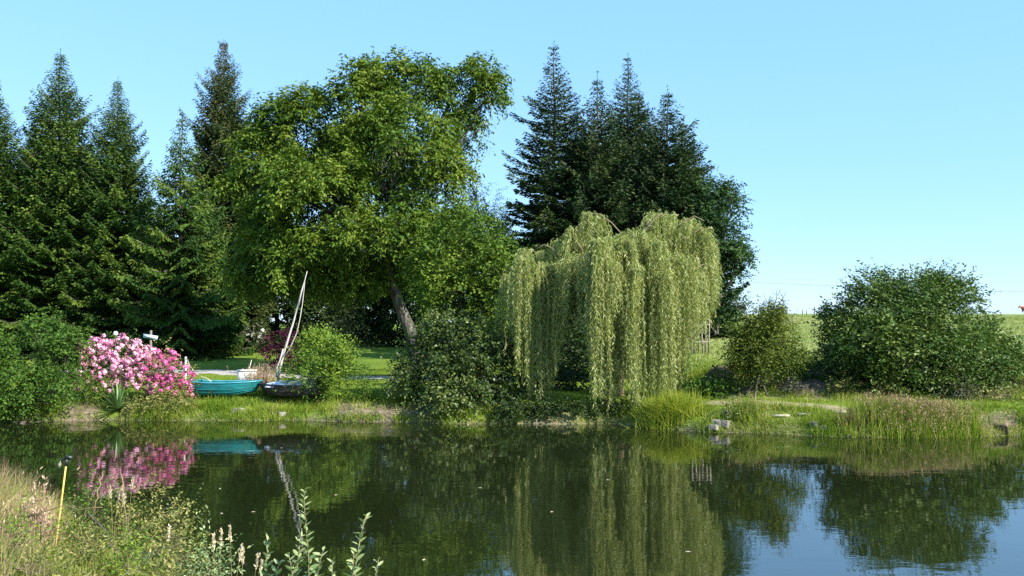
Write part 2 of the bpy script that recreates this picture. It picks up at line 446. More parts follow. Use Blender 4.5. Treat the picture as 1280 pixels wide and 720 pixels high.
M['sand'] = rough_mat('path_sand', [(.3, (.19, .16, .085)), (.7, (.33, .27, .17))], 5, bump=.5, bscale=20)
GP = [(60, 44.5), (180, 44), (235, 43.6), (300, 43), (350, 41.5), (420, 40), (520, 39.3), (640, 39.5)]
GP = np.array([P(a, 470, y_)[:2] for a, y_ in GP])
strip('garden_path', GP, 2.6, M['gravel'], .04, 'pale gravel garden path crossing the lawn behind the boats')
def off_path(x, y):
    d = np.full(np.shape(x), 9.0)
    for a, b in zip(GP[:-1], GP[1:]):
        v = b - a; t = np.clip(((x - a[0]) * v[0] + (y - a[1]) * v[1]) / (v @ v), 0, 1)
        d = np.minimum(d, np.hypot(x - a[0] - t * v[0], y - a[1] - t * v[1]))
    return d > 1.15
strip('sandy_path', [P(760, 500, 30.0)[:2], P(860, 505, 28.9)[:2], P(930, 507, 28.4)[:2], P(1010, 511, 27.8)[:2], P(1060, 515, 27.2)[:2]], .36, M['sand'], .03, 'worn sandy footpath along the lawn by the field bank')

# ------------------------------------------------------------------ foliage generators
def sprays(C, Dd, tw=4, lv=7, tl=(.4, .75), ls=(.16, .07), spread=.8, droop=.25, ldroop=.35, up=.6, rad=.15, rng=R, tint=None, fold=.2):
    """leafy twigs round clump centres C with outward directions Dd -> V, Q, tint"""
    n = len(C)
    ctint = rng.random(n) if tint is None else tint
    d = np.repeat(Dd, tw, 0) + spread * rng.normal(size=(n * tw, 3)) * .6
    d[:, 2] -= droop * rng.random(n * tw)
    d = unit(d)
    s = np.repeat(C, tw, 0) + rad * rng.normal(size=(n * tw, 3))
    L = rng.uniform(tl[0], tl[1], n * tw)
    t = np.tile(np.linspace(.15, 1, lv), n * tw)
    dd = np.repeat(d, lv, 0); LL = np.repeat(L, lv)
    pos = np.repeat(s, lv, 0) + dd * (LL * t)[:, None]
    pos[:, 2] -= droop * .5 * LL * t * t
    m = len(pos)
    side = unit(np.cross(dd, np.array([0, 0, 1.0])) + 1e-3)
    sg = np.where(np.tile(np.arange(lv), n * tw) % 2 == 0, 1.0, -1.0)
    ld = dd * .6 + side * sg[:, None] * .8 + rng.normal(size=(m, 3)) * .35
    ld[:, 2] -= ldroop
    ld = unit(ld)
    nr = rng.normal(size=(m, 3)) * .6; nr[:, 2] += up
    wv = unit(np.cross(ld, nr)); nr = unit(np.cross(wv, ld))
    sz = rng.uniform(.65, 1.25, m)
    Ls, Ws = (ls[0] * sz)[:, None], (ls[1] * sz)[:, None]
    mid = pos + ld * Ls * .45 + nr * Ws * fold
    V = np.stack([pos, mid + wv * Ws * .5, pos + ld * Ls, mid - wv * Ws * .5], 1).reshape(-1, 3)
    Q = np.arange(m * 4).reshape(-1, 4)
    tt = np.clip(.66 * np.repeat(np.repeat(ctint, tw), lv) + .34 * rng.random(m), 0, 1)
    return V, Q, tt

def blob_clumps(blobs, per, rng, inner=.62, low=-1.0):
    """clump centres in the outer shell of ellipsoids; blobs (n,6) centre + radii. Drops points buried in other blobs."""
    B = np.asarray(blobs, dtype=float)
    Cs, Ds, Id = [], [], []
    for i, b in enumerate(B):
        r = b[3:6]
        area = 4 * PI * ((r[0] * r[1]) ** 1.6 / 3 + (r[0] * r[2]) ** 1.6 / 3 + (r[1] * r[2]) ** 1.6 / 3) ** (1 / 1.6)
        k = max(5, int(area * per))
        u = unit(rng.normal(size=(k, 3)))
        u = u[u[:, 2] > low]
        rr = rng.uniform(inner, 1.0, len(u)) + .10 * rng.normal(size=len(u))
        rr = rr * (1 + .16 * vnoise(u[:, 0] * 3 + i * 7, u[:, 2] * 3 + u[:, 1] * 2, .8, 40 + i))
        p = b[:3] + u * r * rr[:, None]
        keep = np.ones(len(p), dtype=bool)
        for j, b2 in enumerate(B):
            if j == i: continue
            q = np.linalg.norm((p - b2[:3]) / b2[3:6], axis=1)
            keep &= ~((q < .55) & (rng.random(len(p)) < .8))
        Cs.append(p[keep]); Ds.append(unit(u[keep] / r * r.mean())); Id.append(np.full(keep.sum(), i))
    return np.concatenate(Cs), np.concatenate(Ds), np.concatenate(Id)

def subblobs(B, per_blob, frac, rng, skip=.12):
    out, par = [], []
    for i, b in enumerate(B):
        m = max(6, int(per_blob * rng.uniform(.85, 1.15)))
        u = unit(rng.normal(size=(m * 2, 3)) + [0, 0, .25]); u = u[u[:, 2] > -.6][:m]
        for q in u:
            if rng.random() < skip: continue
            c = b[:3] + q * b[3:6] * rng.uniform(.58, .86)
            if any(j != i and np.linalg.norm((c - b2[:3]) / b2[3:6]) < .62 for j, b2 in enumerate(B)): continue
            r = b[3:6].mean() * frac * rng.uniform(.6, 1.35)
            out.append([c[0], c[1], c[2], r * rng.uniform(.9, 1.25), r * rng.uniform(.9, 1.25), r * rng.uniform(.65, .9)]); par.append(i)
    return np.array(out), np.array(par)

def curve(a, b, n=8, sag=0.0, wob=.0, rng=R):
    a, b = np.asarray(a, float), np.asarray(b, float)
    t = np.linspace(0, 1, n)[:, None]
    p = a + (b - a) * t
    p[:, 2] += sag * np.sin(t[:, 0] * PI)
    if wob:
        L = np.linalg.norm(b - a)
        w = rng.normal(size=(n, 3)) * wob * L; w[0] = w[-1] = 0
        p += w
    return p

def px_blobs(lst, Y, dr=.85):
    """blobs given in photograph pixels (x, y, rx, ry, depth offset in m [, depth radius m]) at distance Y"""
    out = []
    for q in lst:
        px, py, rx, ry = q[:4]; off = q[4] if len(q) > 4 else 0.0
        y = Y + off; c = P(px, py, y)
        ry_ = q[5] if len(q) > 5 else dr * .5 * (S(rx, y) + S(ry, y))
        out.append([c[0], c[1], c[2], S(rx, y), ry_, S(ry, y)])
    return np.array(out)

def broadleaf(name, label, cat, base, blobs, mat, bark, per=4.0, tw=4, lv=7, tl=(.4, .75), ls=(.16, .07), trunk_r=.2, fork=None,
              trunk_pts=None, group=None, seed=1, spread=.9, droop=.25, ldroop=.35, up=.6, inner=.62, branchlets=10, stems=1, low=-1.0, gap=.0, rad=.15, crown='crown', limb_r=.35, sub=None, core=.4, thin=None, skip=.12):
    """a tree or bush: trunk with limbs and branchlets, and a crown of leafy twigs"""
    rng = np.random.default_rng(seed)
    base = np.asarray(base, float); B = np.asarray(blobs, float).copy()
    t = thing(name, base, label, cat, group)
    B[:, :3] -= base
    if sub:
        Bs, par = subblobs(B, sub[0], sub[1], rng, skip)
        C, Dd, Id = blob_clumps(Bs, per, rng, .45, -.75)
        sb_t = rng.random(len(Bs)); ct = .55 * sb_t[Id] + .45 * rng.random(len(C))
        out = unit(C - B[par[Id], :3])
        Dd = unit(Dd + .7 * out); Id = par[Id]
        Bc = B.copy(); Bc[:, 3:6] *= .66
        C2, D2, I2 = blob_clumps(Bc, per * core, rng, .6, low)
        C, Dd, Id, ct = np.concatenate([C, C2]), np.concatenate([Dd, D2]), np.concatenate([Id, I2]), np.concatenate([ct, .3 * rng.random(len(C2))])  # core leaves take only dark tints: crown interior shade put into colour
    else:
        C, Dd, Id = blob_clumps(B, per, rng, inner, low); ct = rng.random(len(C))
    if thin:
        k = np.array([rng.random() < thin.get(int(q), 1.0) for q in Id]); C, Dd, Id, ct = C[k], Dd[k], Id[k], ct[k]
    if gap > 0 and not sub:
        k = vnoise(C[:, 0] + C[:, 1] * .5, C[:, 2] - C[:, 1] * .4, 1.0 * (B[:, 3].mean() * .55 + .2), seed) > -1 + 2 * gap * .5
        C, Dd, Id, ct = C[k], Dd[k], Id[k], ct[k]
    C[:, 2] = np.maximum(C[:, 2], .08)
    bm = MB()
    zc = B[:, 2].mean(); top = B[:, :3].mean(0)
    if fork is None: fork = np.array([top[0] * .4, top[1] * .4, max(.25, (B[:, 2] - B[:, 5]).min() * .5 + zc * .25)])
    else: fork = np.asarray(fork, float) - base
    for s in range(stems):
        st = np.array([0, 0, -.15]) + (rng.normal(size=3) * [.25, .25, 0] if stems > 1 else 0)
        if trunk_pts is not None:
            tp = np.asarray(trunk_pts, float) - base
        else:
            tp = curve(st, fork + (rng.normal(size=3) * [.3, .3, .1] if stems > 1 else 0), 7, 0, .03, rng)
        bm.tube(tp, np.linspace(trunk_r * 1.25, trunk_r * .75, len(tp)) * (1 if stems == 1 else .6), 9)
        fork_s = tp[-1]
        for i, b in enumerate(B):
            if stems > 1 and i % stems != s: continue
            lr = trunk_r * limb_r * rng.uniform(.8, 1.2)
            start = tp[-1] if i % 2 == 0 else tp[-2]
            lp = curve(start, b[:3], 9, b[5] * .15, .035, rng)
            bm.tube(lp, np.linspace(lr * 1.4, lr * .45, 9), 6)
            cc = C[Id == i]
            if len(cc):
                for c in cc[rng.permutation(len(cc))[:branchlets]]:
                    s0 = lp[rng.integers(4, 9)]
                    bp = curve(s0, c, 6, .1, .05, rng)
                    bm.tube(bp, np.linspace(lr * .4, lr * .1, 6), 4, cap=False)
    bm.build('trunk', bark, t, True)
    V, Q, tt = sprays(C, Dd, tw, lv, tl, ls, spread, droop, ldroop, up, rad=rad, rng=rng, tint=ct)
    mesh_np(crown, V, Q, mat=mat, parent=t, tint=tt)
    return t

def copy_thing(o, loc, rz, scl, label, group=None):
    r = o.copy(); COL.objects.link(r)
    r.location = [float(v) for v in loc]; r.rotation_euler = (0, 0, rz); r.scale = scl
    r['label'] = label
    if group: r['group'] = group
    for ch in list(o.children):
        c = ch.copy(); COL.objects.link(c); c.parent = r
        for gch in ch.children:
            e = gch.copy(); COL.objects.link(e); e.parent = c
    return r

def conifer(name, label, base, H, Rr, mat, seed, slope0=-.45, slope1=.5, tip=.35, droop=.5, p=.75, step=(.38, .23), nbr=9, sp=(.28, .13), hang=.0,
            zlow=.6, group=None, cones=None, scl=1.0, rz=0, dens=1.5, ragged=.18, cat='spruce tree'):
    rng = np.random.default_rng(seed)
    t = thing(name, base, label, cat, group, rz, scl)
    tr = MB()
    tz = np.linspace(-.3, H, 14)
    tr.tube(np.stack([.05 * np.sin(tz), .05 * np.cos(tz * 1.3), tz], 1), np.linspace(H * .016, .015, 14), 7)
    pos, dr, tn, cpos = [], [], [], []
    z = zlow
    while z < H - .12:
        u = z / H
        r = Rr * (1 - u) ** p * (.40 + .60 * float(smooth(0, .22, 1 - u))) + .10
        k = max(4, int(nbr * (.65 + .35 * (1 - u)) + rng.normal() * .8))
        a0 = rng.random() * 6.28
        for b in range(k):
            a = a0 + b * 6.283 / k + rng.normal() * .2
            L = r * (1 + ragged * rng.normal() - .05)
            if rng.random() < .06: L *= .6
            L = max(.15, L)
            sl = slope0 + (slope1 - slope0) * u ** 1.1 + rng.normal() * .08
            hd = np.array([math.cos(a), math.sin(a), 0]); sd = np.array([-hd[1], hd[0], 0])
            nt_ = max(3, int(L / .17 * dens))
            tt = np.linspace(.12, 1.0, nt_)
            zc = L * (sl * tt - droop * .35 * tt * (1 - tt) + tip * tt ** 3 * .5)
            bp = hd * (L * tt)[:, None]; bp[:, 2] = z + zc
            if L > .8:
                tr.tube(np.concatenate([[[0, 0, z]], bp[[nt_ // 3, 2 * nt_ // 3, -1]]]), np.linspace(.012 + .012 * L, .006, 4), 3, cap=False)
            ct = rng.random()
            for sg in (-1, 1):
                ln = (.30 * L * (1 - tt) ** .7 * np.minimum(1, tt * 3.2) + .14) * rng.uniform(.75, 1.25, nt_)
                ns = np.maximum(1, np.ceil(ln / (.20 / dens))).astype(int)
                for i in range(nt_):
                    q = (np.arange(ns[i]) + .4) / ns[i]
                    dv = hd * .75 + sd * sg * .85
                    pp = bp[i] + dv * (ln[i] * q)[:, None]
                    pp[:, 2] -= (.25 * droop + hang * .55) * ln[i] * q + .03 * rng.random(len(q))
                    pos.append(pp)
                    e = np.broadcast_to(dv, pp.shape).copy(); e[:, 2] -= .3 * droop + hang
                    dr.append(e); tn.append(np.full(len(q), ct))
            # needles standing on the branch line itself
            pos.append(bp + [0, 0, .03]); dr.append(np.broadcast_to(hd + [0, 0, .3], bp.shape)); tn.append(np.full(nt_, min(1, ct + .2)))
            if cones is not None and u > .45 and rng.random() < .7:
                for _ in range(rng.integers(1, 5)):
                    j = rng.integers(nt_ // 2, nt_); cpos.append(bp[j] + rng.normal(size=3) * .08 - [0, 0, .08])
        z += (step[0] + (step[1] - step[0]) * u) * rng.uniform(.8, 1.2)
    # leader
    lz = np.arange(H - .9, H + .35, .05)
    pos.append(np.stack([0 * lz, 0 * lz, lz], 1)); dr.append(np.stack([rng.normal(size=len(lz)), rng.normal(size=len(lz)), np.full(len(lz), .9)], 1)); tn.append(np.full(len(lz), .6))
    Pp, Dr, Tn = np.concatenate(pos), np.concatenate(dr), np.concatenate(tn)
    m = len(Pp)
    Dr = unit(Dr + rng.normal(size=(m, 3)) * .28)
    nr = rng.normal(size=(m, 3)) * .7; nr[:, 2] += .6
    wv = unit(np.cross(Dr, nr))
    sz = (rng.uniform(.7, 1.25, m) * (1 - .55 * np.clip(Pp[:, 2] / H, 0, 1) ** 2))[:, None]
    Ls, Ws = sp[0] * sz, sp[1] * sz
    mid = Pp + Dr * Ls * .5
    V = np.stack([Pp - Dr * Ls * .1, mid + wv * Ws * .5, Pp + Dr * Ls, mid - wv * Ws * .5], 1).reshape(-1, 3)
    tr.build('trunk', M['bark'], t, True)
    mesh_np('crown', V, np.arange(m * 4).reshape(-1, 4), mat=mat, parent=t, tint=np.clip(.62 * Tn + .38 * rng.random(m), 0, 1))
    if cones is not None and cpos:
        cb = MB()
        for c in cpos:
            h = rng.uniform(.10, .16)
            cb.tube([c, c - [0, 0, h * .3], c - [0, 0, h * .7], c - [0, 0, h]], [.01, .035, .03, .006], 5, tint=rng.random())
        cb.build('cones', cones, t, True)['kind'] = 'stuff'
    return t

def blades(pts, h, w, rng, lean=.35, seg=3, arch=.5, tint=None, dirs=None):
    """grass blades as tapered strips -> V, Q, tint"""
    n = len(pts)
    h = np.broadcast_to(np.asarray(h, float), (n,)) * rng.uniform(.6, 1.2, n)
    a = rng.random(n) * 2 * PI
    hd = np.stack([np.cos(a), np.sin(a), 0 * a], 1)
    if dirs is not None: hd = unit(hd * .6 + dirs)
    ln = np.abs(rng.normal(size=n)) * lean
    fa = rng.random(n) * PI
    wv = np.stack([np.cos(fa), np.sin(fa), 0 * fa], 1) * np.broadcast_to(w, (n,))[:, None] * .5
    V = []
    for k in range(seg + 1):
        t = k / seg
        c = pts + hd * (h * (ln * t + arch * ln * t * t))[:, None]
        c = c.copy(); c[:, 2] += h * (t - .35 * ln * t * t * arch * 2)
        ww = wv * (1 - t ** 1.6 * .92)
        V += [c - ww, c + ww]
    V = np.stack(V, 1)
    o = np.arange(n)[:, None] * (2 * (seg + 1)); k = np.arange(seg)[None] * 2
    Q = np.stack([o + k, o + k + 1, o + k + 3, o + k + 2], -1).reshape(-1, 4)
    tt = rng.random(n) if tint is None else tint
    return V.reshape(-1, 3), Q, np.repeat(tt, seg)

def on_ground(x, y, sink=.02):
    return np.stack([x, y, height(x, y) - sink], 1)

def gpt(px, Y):
    """ground point under picture column px at distance Y"""
    x = (px - 640) / F_ * Y * 1.0
    return np.array([x, Y, gz(x, Y)])

# ------------------------------------------------------------------ spruces on the lawn edge
G_SP = 'tall spruces behind the garden'
bA = gpt(70, 57)
sprA = conifer('spruce_tree', 'dense pointed green spruce rising behind the pink flower bed', bA, P(70, 62, 57)[2] - bA[2] - .3, 4.1, M['spruce'], 3,
               slope0=-.5, slope1=.55, tip=.5, droop=.6, p=.68, group=G_SP, hang=.15, nbr=11)
bB = gpt(276, 66)
sprB = conifer('spruce_tree', 'tallest brown tinged spruce with clusters of hanging cones', bB, P(276, 49, 66)[2] - bB[2] - .3, 3.4, M['spruce_b'], 5, dens=1.75,
               slope0=-.35, slope1=.6, tip=.55, droop=.5, p=.55, hang=.35, group=G_SP, cones=rough_mat('cone', [(.3, (.10, .06, .03)), (.7, (.20, .12, .06))], 8, bump=.3), ragged=.26, nbr=10)
bD = gpt(224, 55)
sprD = conifer('spruce_tree', 'shorter spruce with loose drooping side twigs beside the tallest spruce', bD, P(224, 140, 55)[2] - bD[2] - .3, 3.9, M['spruce'], 9,
               slope0=-.4, slope1=.35, tip=.3, droop=.8, p=.8, hang=.6, group=G_SP, ragged=.25, nbr=7)
def src_height(src):
    c = [o for o in src.children if o.name.startswith('crown')][0]
    v = np.empty(len(c.data.vertices) * 3, dtype=np.float32); c.data.vertices.foreach_get('co', v)
    return float(v[2::3].max())
def sp_copy(src, px, Y, top_py, srcH, wide, rz, label):
    b = gpt(px, Y); h = P(px, top_py, Y)[2] - b[2]
    k = h / src_height(src)
    return copy_thing(src, b, rz, (k * wide, k * wide, k), label, G_SP)
sp_copy(sprA, 143, 57, 95, 18.9, .92, 2.1, 'slim spruce with a bare leader between two spruces of denser growth')
sp_copy(sprA, -14, 56, 88, 18.9, 1.0, 4.0, 'spruce cut off by the edge of the picture')
sp_copy(sprD, 184, 62, 228, 14.6, 1.1, 1.2, 'low dark spruce top in the gap behind the slim spruce')
sp_copy(sprA, 38, 66, 150, 18.9, 1.0, 5.0, 'spruce half hidden behind the dense pointed spruce')
sp_copy(sprD, 108, 64, 170, 14.6, 1.0, 3.0, 'shaded spruce filling the row between the pointed spruces')
sp_copy(sprD, 258, 60, 230, 14.6, 1.0, 2.3, 'shaded spruce crowded against the big walnut crown')

# ------------------------------------------------------------------ dark firs in the middle
G_FR = 'dark firs behind the willow'
bC = gpt(693, 52)
firC = conifer('fir_tree', 'tallest dark fir with layered branches nearest the walnut', bC, P(693, 52, 52)[2] - bC[2] - .3, 4.3, M['fir'], 13, slope0=-.25, slope1=.45, tip=.25, droop=.25,
               p=.74, step=(.48, .28), sp=(.28, .125), group=G_FR, ragged=.2, cat='fir tree', nbr=8)
bE = gpt(836, 51)
firE = conifer('fir_tree', 'broad dense fir with a blunt top on the field side of the group', bE, P(836, 108, 51)[2] - bE[2] - .3, 4.4, M['fir'], 17, slope0=-.35, slope1=.5, tip=.35, droop=.4,
               p=.76, step=(.42, .25), sp=(.28, .125), group=G_FR, ragged=.14, cat='fir tree', nbr=10)
def fr_copy(src, px, Y, top_py, srcH, wide, rz, label):
    b = gpt(px, Y); h = P(px, top_py, Y)[2] - b[2]
    k = h / src_height(src)
    return copy_thing(src, b, rz, (k * wide, k * wide, k), label, G_FR)
fr_copy(firC, 786, 55, 66, 17.2, .95, 2.0, 'slender dark fir with a thin open spire in the middle of the group')
fr_copy(firE, 748, 51, 88, 14.4, .8, 3.6, 'dense dark fir standing between the two highest firs')
fr_copy(firE, 856, 54, 146, 14.4, .85, 1.3, 'fir at the outer slope of the group above the oak')
fr_copy(firC, 722, 57, 128, 17.2, 1.1, 4.4, 'shorter dark fir filling the gap beside the tallest fir')
fr_copy(firE, 800, 56, 110, 14.4, .9, 5.2, 'fir half hidden behind the slender spire')

# ------------------------------------------------------------------ walnut
wb = gpt(519, 44)
wal = px_blobs([(336, 235, 52, 62, 0), (334, 305, 44, 50, -1), (385, 172, 62, 58, .5), (452, 130, 58, 44, 0), (405, 262, 82, 72, -1.8), (495, 185, 80, 75, -1.2),
                (520, 108, 54, 38, .5), (572, 115, 34, 34, 0), (598, 98, 28, 24, .3), (612, 118, 16, 22, .2), (584, 165, 26, 34, .5), (478, 96, 40, 24, .2), (556, 236, 46, 62, 0), (470, 290, 80, 58, -2.4), (385, 325, 52, 34, -2.6),
                (545, 300, 50, 40, -1.5), (455, 220, 90, 70, 2), (318, 350, 32, 24, -.5), (430, 345, 50, 24, 1.5), (510, 345, 50, 26, 1), (448, 348, 30, 20, -1.6), (395, 352, 40, 20, -1.0), (322, 198, 36, 42, .3), (350, 155, 30, 26, .6)], 44)
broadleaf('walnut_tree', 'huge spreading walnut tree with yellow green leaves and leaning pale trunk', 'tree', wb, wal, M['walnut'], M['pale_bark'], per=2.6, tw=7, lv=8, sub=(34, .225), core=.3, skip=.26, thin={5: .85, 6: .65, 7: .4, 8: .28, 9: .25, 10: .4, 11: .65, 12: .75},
          tl=(.4, .85), ls=(.21, .088), trunk_r=.27, seed=21, droop=.45, ldroop=.6, branchlets=10, gap=.22,
          trunk_pts=[wb - [0, 0, .3], P(518, 432, 44), P(512, 412, 44), P(502, 388, 43.9), P(494, 366, 43.8), P(484, 345, 43.7), P(478, 322, 43.7)])

# lighter tree next to the walnut, grey tree, oak
hb = gpt(590, 38)
broadleaf('hazel_tree', 'bright green leafy tree growing between walnut and willow', 'tree', hb,
          px_blobs([(575, 300, 45, 45, 0), (612, 335, 42, 50, -.6), (570, 365, 48, 40, -.8), (625, 395, 36, 40, -.5), (545, 335, 36, 36, .4), (600, 400, 40, 36, .3)], 38), M['hazel'], M['bark'],
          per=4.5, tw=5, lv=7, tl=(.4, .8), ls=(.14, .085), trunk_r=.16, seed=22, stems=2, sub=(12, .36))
gb = gpt(612, 54)
broadleaf('grey_tree', 'thin grey half dead tree showing between walnut and firs', 'tree', gb,
          px_blobs([(608, 262, 26, 36, 0), (630, 285, 26, 30, 0), (592, 240, 18, 26, 0), (640, 300, 26, 28, .5)], 54), M['grey_leaf'], M['pale_bark'],
          per=2.2, tw=5, lv=6, tl=(.4, .8), ls=(.12, .05), trunk_r=.18, seed=23, branchlets=26, inner=.3)
ob = gpt(893, 50)
broadleaf('oak_tree', 'dark blue green oak behind the willow at the field edge', 'tree', ob,
          px_blobs([(895, 310, 42, 44, 0), (912, 255, 18, 22, .4), (880, 260, 28, 40, .5), (922, 325, 14, 22, 0), (870, 330, 45, 50, .5), (880, 385, 40, 40, .5)], 50), M['oak'], M['bark'],
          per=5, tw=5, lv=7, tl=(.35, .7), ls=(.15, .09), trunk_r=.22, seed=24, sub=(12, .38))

# dark wood that closes the garden behind the walnut
rngB = np.random.default_rng(5)
DW = [(205, 76, 300, 70, 'dark leafy tree closing the garden behind the drooping spruce'), (285, 72, 290, 60, 'dark tree behind the white flowering shrub'), (345, 74, 260, 62, 'dark tree behind the leaning bare trunk'),
      (405, 71, 300, 55, 'dark tree behind the bright bush by the water'), (452, 80, 250, 62, 'dark tree at the far end of the sunlit lawn gap'), (505, 74, 290, 60, 'dark tree behind the walnut trunk'),
      (570, 68, 270, 62, 'dark tree behind the hazel'), (640, 66, 280, 60, 'dark tree behind the willow edge'), (715, 66, 300, 60, 'dark tree behind the willow and below the tallest fir'),
      (790, 64, 320, 60, 'dark tree under the fir group'), (60, 78, 250, 70, 'dark tree behind the pointed spruce'), (130, 80, 280, 70, 'dark tree behind the slim spruce')]
for k, (px, Y, top, rw, lab) in enumerate(DW):
    b = gpt(px, Y); yb = YH + F_ * (CAMZ - b[2]) / Y
    hgt = yb - top
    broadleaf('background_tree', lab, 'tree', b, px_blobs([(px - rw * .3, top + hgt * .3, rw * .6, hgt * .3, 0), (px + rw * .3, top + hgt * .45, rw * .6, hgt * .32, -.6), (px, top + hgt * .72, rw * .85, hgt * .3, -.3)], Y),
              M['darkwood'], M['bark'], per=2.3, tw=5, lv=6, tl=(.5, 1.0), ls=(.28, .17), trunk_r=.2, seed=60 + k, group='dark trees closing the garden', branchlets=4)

# ------------------------------------------------------------------ willow
def willow():
    rng = np.random.default_rng(31)
    Y0 = 31.2
    base = gpt(772, Y0)
    t = thing('weeping_willow', base, 'weeping willow with pale hanging strands reaching the water edge', 'willow tree')
    tr = MB()
    tp = np.array([base - [0, 0, .3], base + [.02, 0, .6], P(768, 450, Y0 + .2), P(766, 415, Y0 + .3), P(768, 380, Y0 + .3)]) - base
    tr.tube(tp, [.24, .18, .16, .15, .13], 10)
    lobes = [(740, 266, 0, .55, 1.0), (705, 300, -.4, .75, 1.0), (664, 312, .3, .7, .9), (828, 266, .1, .75, 1.1), (795, 288, -1.1, .9, 1.3), (866, 276, .2, .8, 1.0), (878, 284, -.4, .55, .7),
             (765, 296, -1.4, .8, 1.2), (645, 330, .8, .5, .5), (848, 318, -1.5, .8, 1.1), (722, 318, -1.6, .7, .8), (820, 300, 1.4, 1.0, .9), (740, 300, 1.5, 1.0, .8), (690, 330, -1.2, .55, .9), (880, 330, -.9, .5, .5), (775, 345, -2.0, .6, .9), (835, 340, -2.2, .5, .9), (752, 300, -2.3, .35, .8), (672, 330, -1.0, .35, .8), (800, 330, -2.3, .5, .8), (820, 300, -1.8, .5, .8), (886, 300, .2, .3, .5), (748, 300, -2.6, .25, 1.0), (716, 285, -.8, .3, .4), (848, 268, .6, .3, .4), (812, 276, -.6, .3, .5), (782, 300, -2.0, .35, .9), (765, 330, -2.5, .4, .9), (655, 322, -1.2, .4, .8), (640, 345, -.3, .4, .5)]
    bx = np.array([625, 650, 664, 690, 702, 715, 735, 742, 762, 772, 785, 797, 815, 845, 862, 872, 890, 910])
    by = np.array([430, 470, 492, 488, 420, 395, 420, 516, 520, 478, 470, 510, 520, 505, 462, 425, 395, 370])
    Vs, Qs, Ts, n0 = [], [], [], 0
    tw = MB()
    for (px, py, off, r, wgt) in lobes:
        top = P(px, py, Y0 + off) - base
        st = tp[rng.integers(2, 5)]
        lp = curve(st, top, 10, .25, .02, rng)
        lp[:, 2] = st[2] + (top[2] - st[2]) * np.linspace(0, 1, 10) ** .75
        tr.tube(lp, np.linspace(.085, .02, 10), 6)
        ns = int(74 * wgt); na = max(3, int(9 * wgt * (.5 + r)))
        anch = [(rng.random() * 6.283, math.sqrt(rng.random())) for _ in range(na)]
        for s in range(ns):
            a, q0 = anch[s % na]
            a += rng.normal() * .34; rr = r * np.clip(q0 + rng.normal() * .17, .02, 1.15)
            out = np.array([math.cos(a), math.sin(a), 0])
            s0 = top + out * rr * .5 + [0, 0, -.45 * rr * rng.random() - .22 * abs(rng.normal())]
            # the strand arches outward a little, then hangs
            reach = .15 + .55 * rr * rng.uniform(.6, 1.3)
            wx_ = s0 + base + out * reach
            pxs = 640 + F_ * wx_[0] / wx_[1]
            clump = .5 + .5 * vnoise(np.array([wx_[0]]), np.array([wx_[1]]), .38, 77)[0]
            bot_py = np.interp(pxs, bx, by) + rng.normal() * 9
            zb = CAMZ + (YH - bot_py) / F_ * wx_[1] - base[2]
            full = max(.4, s0[2] - zb)
            q_ = rng.random()
            Ls = full * (rng.uniform(.3, .8) if q_ < .38 else rng.uniform(.8, 1.03)) * (.35 + .65 * smooth(.32, .5, clump))
            Ls = max(.35, Ls)
            m = max(6, int(Ls / .03))
            u = np.linspace(0, Ls + .3, m)
            hor = reach * (1 - np.exp(-u / .38))
            dz = .14 * np.exp(-((u - .15) / .15) ** 2) - np.clip(u - .22, 0, None)
            sway = .035 * np.sin(u * 1.7 + rng.random() * 6) * u / (Ls + .3) * 2
            pts = s0 + out * hor[:, None] + np.stack([sway, .5 * sway[::-1], dz], 1)
            pts[:, 2] = np.maximum(pts[:, 2], .02 - base[2])
            if rng.random() < .5:
                kk = np.linspace(0, m - 1, 7).astype(int)
                tw.tube(pts[kk], np.linspace(.007, .003, 7), 3, cap=False)
            # leaves
            th = rng.random(m) * 6.283
            ld = np.stack([np.cos(th) * .55, np.sin(th) * .55, -.8 + .35 * rng.random(m)], 1); ld = unit(ld)
            nr = rng.normal(size=(m, 3)); wv = unit(np.cross(ld, nr))
            sz = rng.uniform(.7, 1.3, m)[:, None]; Lf, Wf = .125 * sz, .026 * sz
            mid = pts + ld * Lf * .4
            Vs.append(np.stack([pts, mid + wv * Wf * .5, pts + ld * Lf, mid - wv * Wf * .5], 1).reshape(-1, 3))
            Ts.append(np.clip(.5 * rng.random() + .5 * rng.random(m), 0, 1))
    V = np.concatenate(Vs); tt = np.concatenate(Ts)
    for arc in ([(792, 306), (780, 296), (764, 278), (750, 268), (738, 266), (728, 276)], [(700, 322), (690, 310), (680, 306), (668, 312)], [(846, 286), (856, 276), (868, 270), (880, 276)], [(800, 300), (812, 280), (824, 268), (834, 268)]):
        tr.tube(np.array([P(a, c, Y0 - .75) for a, c in arc]) - base, np.linspace(.03, .012, len(arc)), 6)
    tr.build('trunk', M['willow_bark'], t, True)
    tw.build('twigs', M['twig_y'], t)
    mesh_np('crown', V, np.arange(len(V)).reshape(-1, 4), mat=M['willow'], parent=t, tint=tt)
    return t
willow()

# ------------------------------------------------------------------ bushes along the water
def bush(name, label, px, Y, blobs, mat, bark='bark', cat='bush', **k):
    return broadleaf(name, label, cat, gpt(px, Y), px_blobs(blobs, Y), M[mat], M[bark], **k)

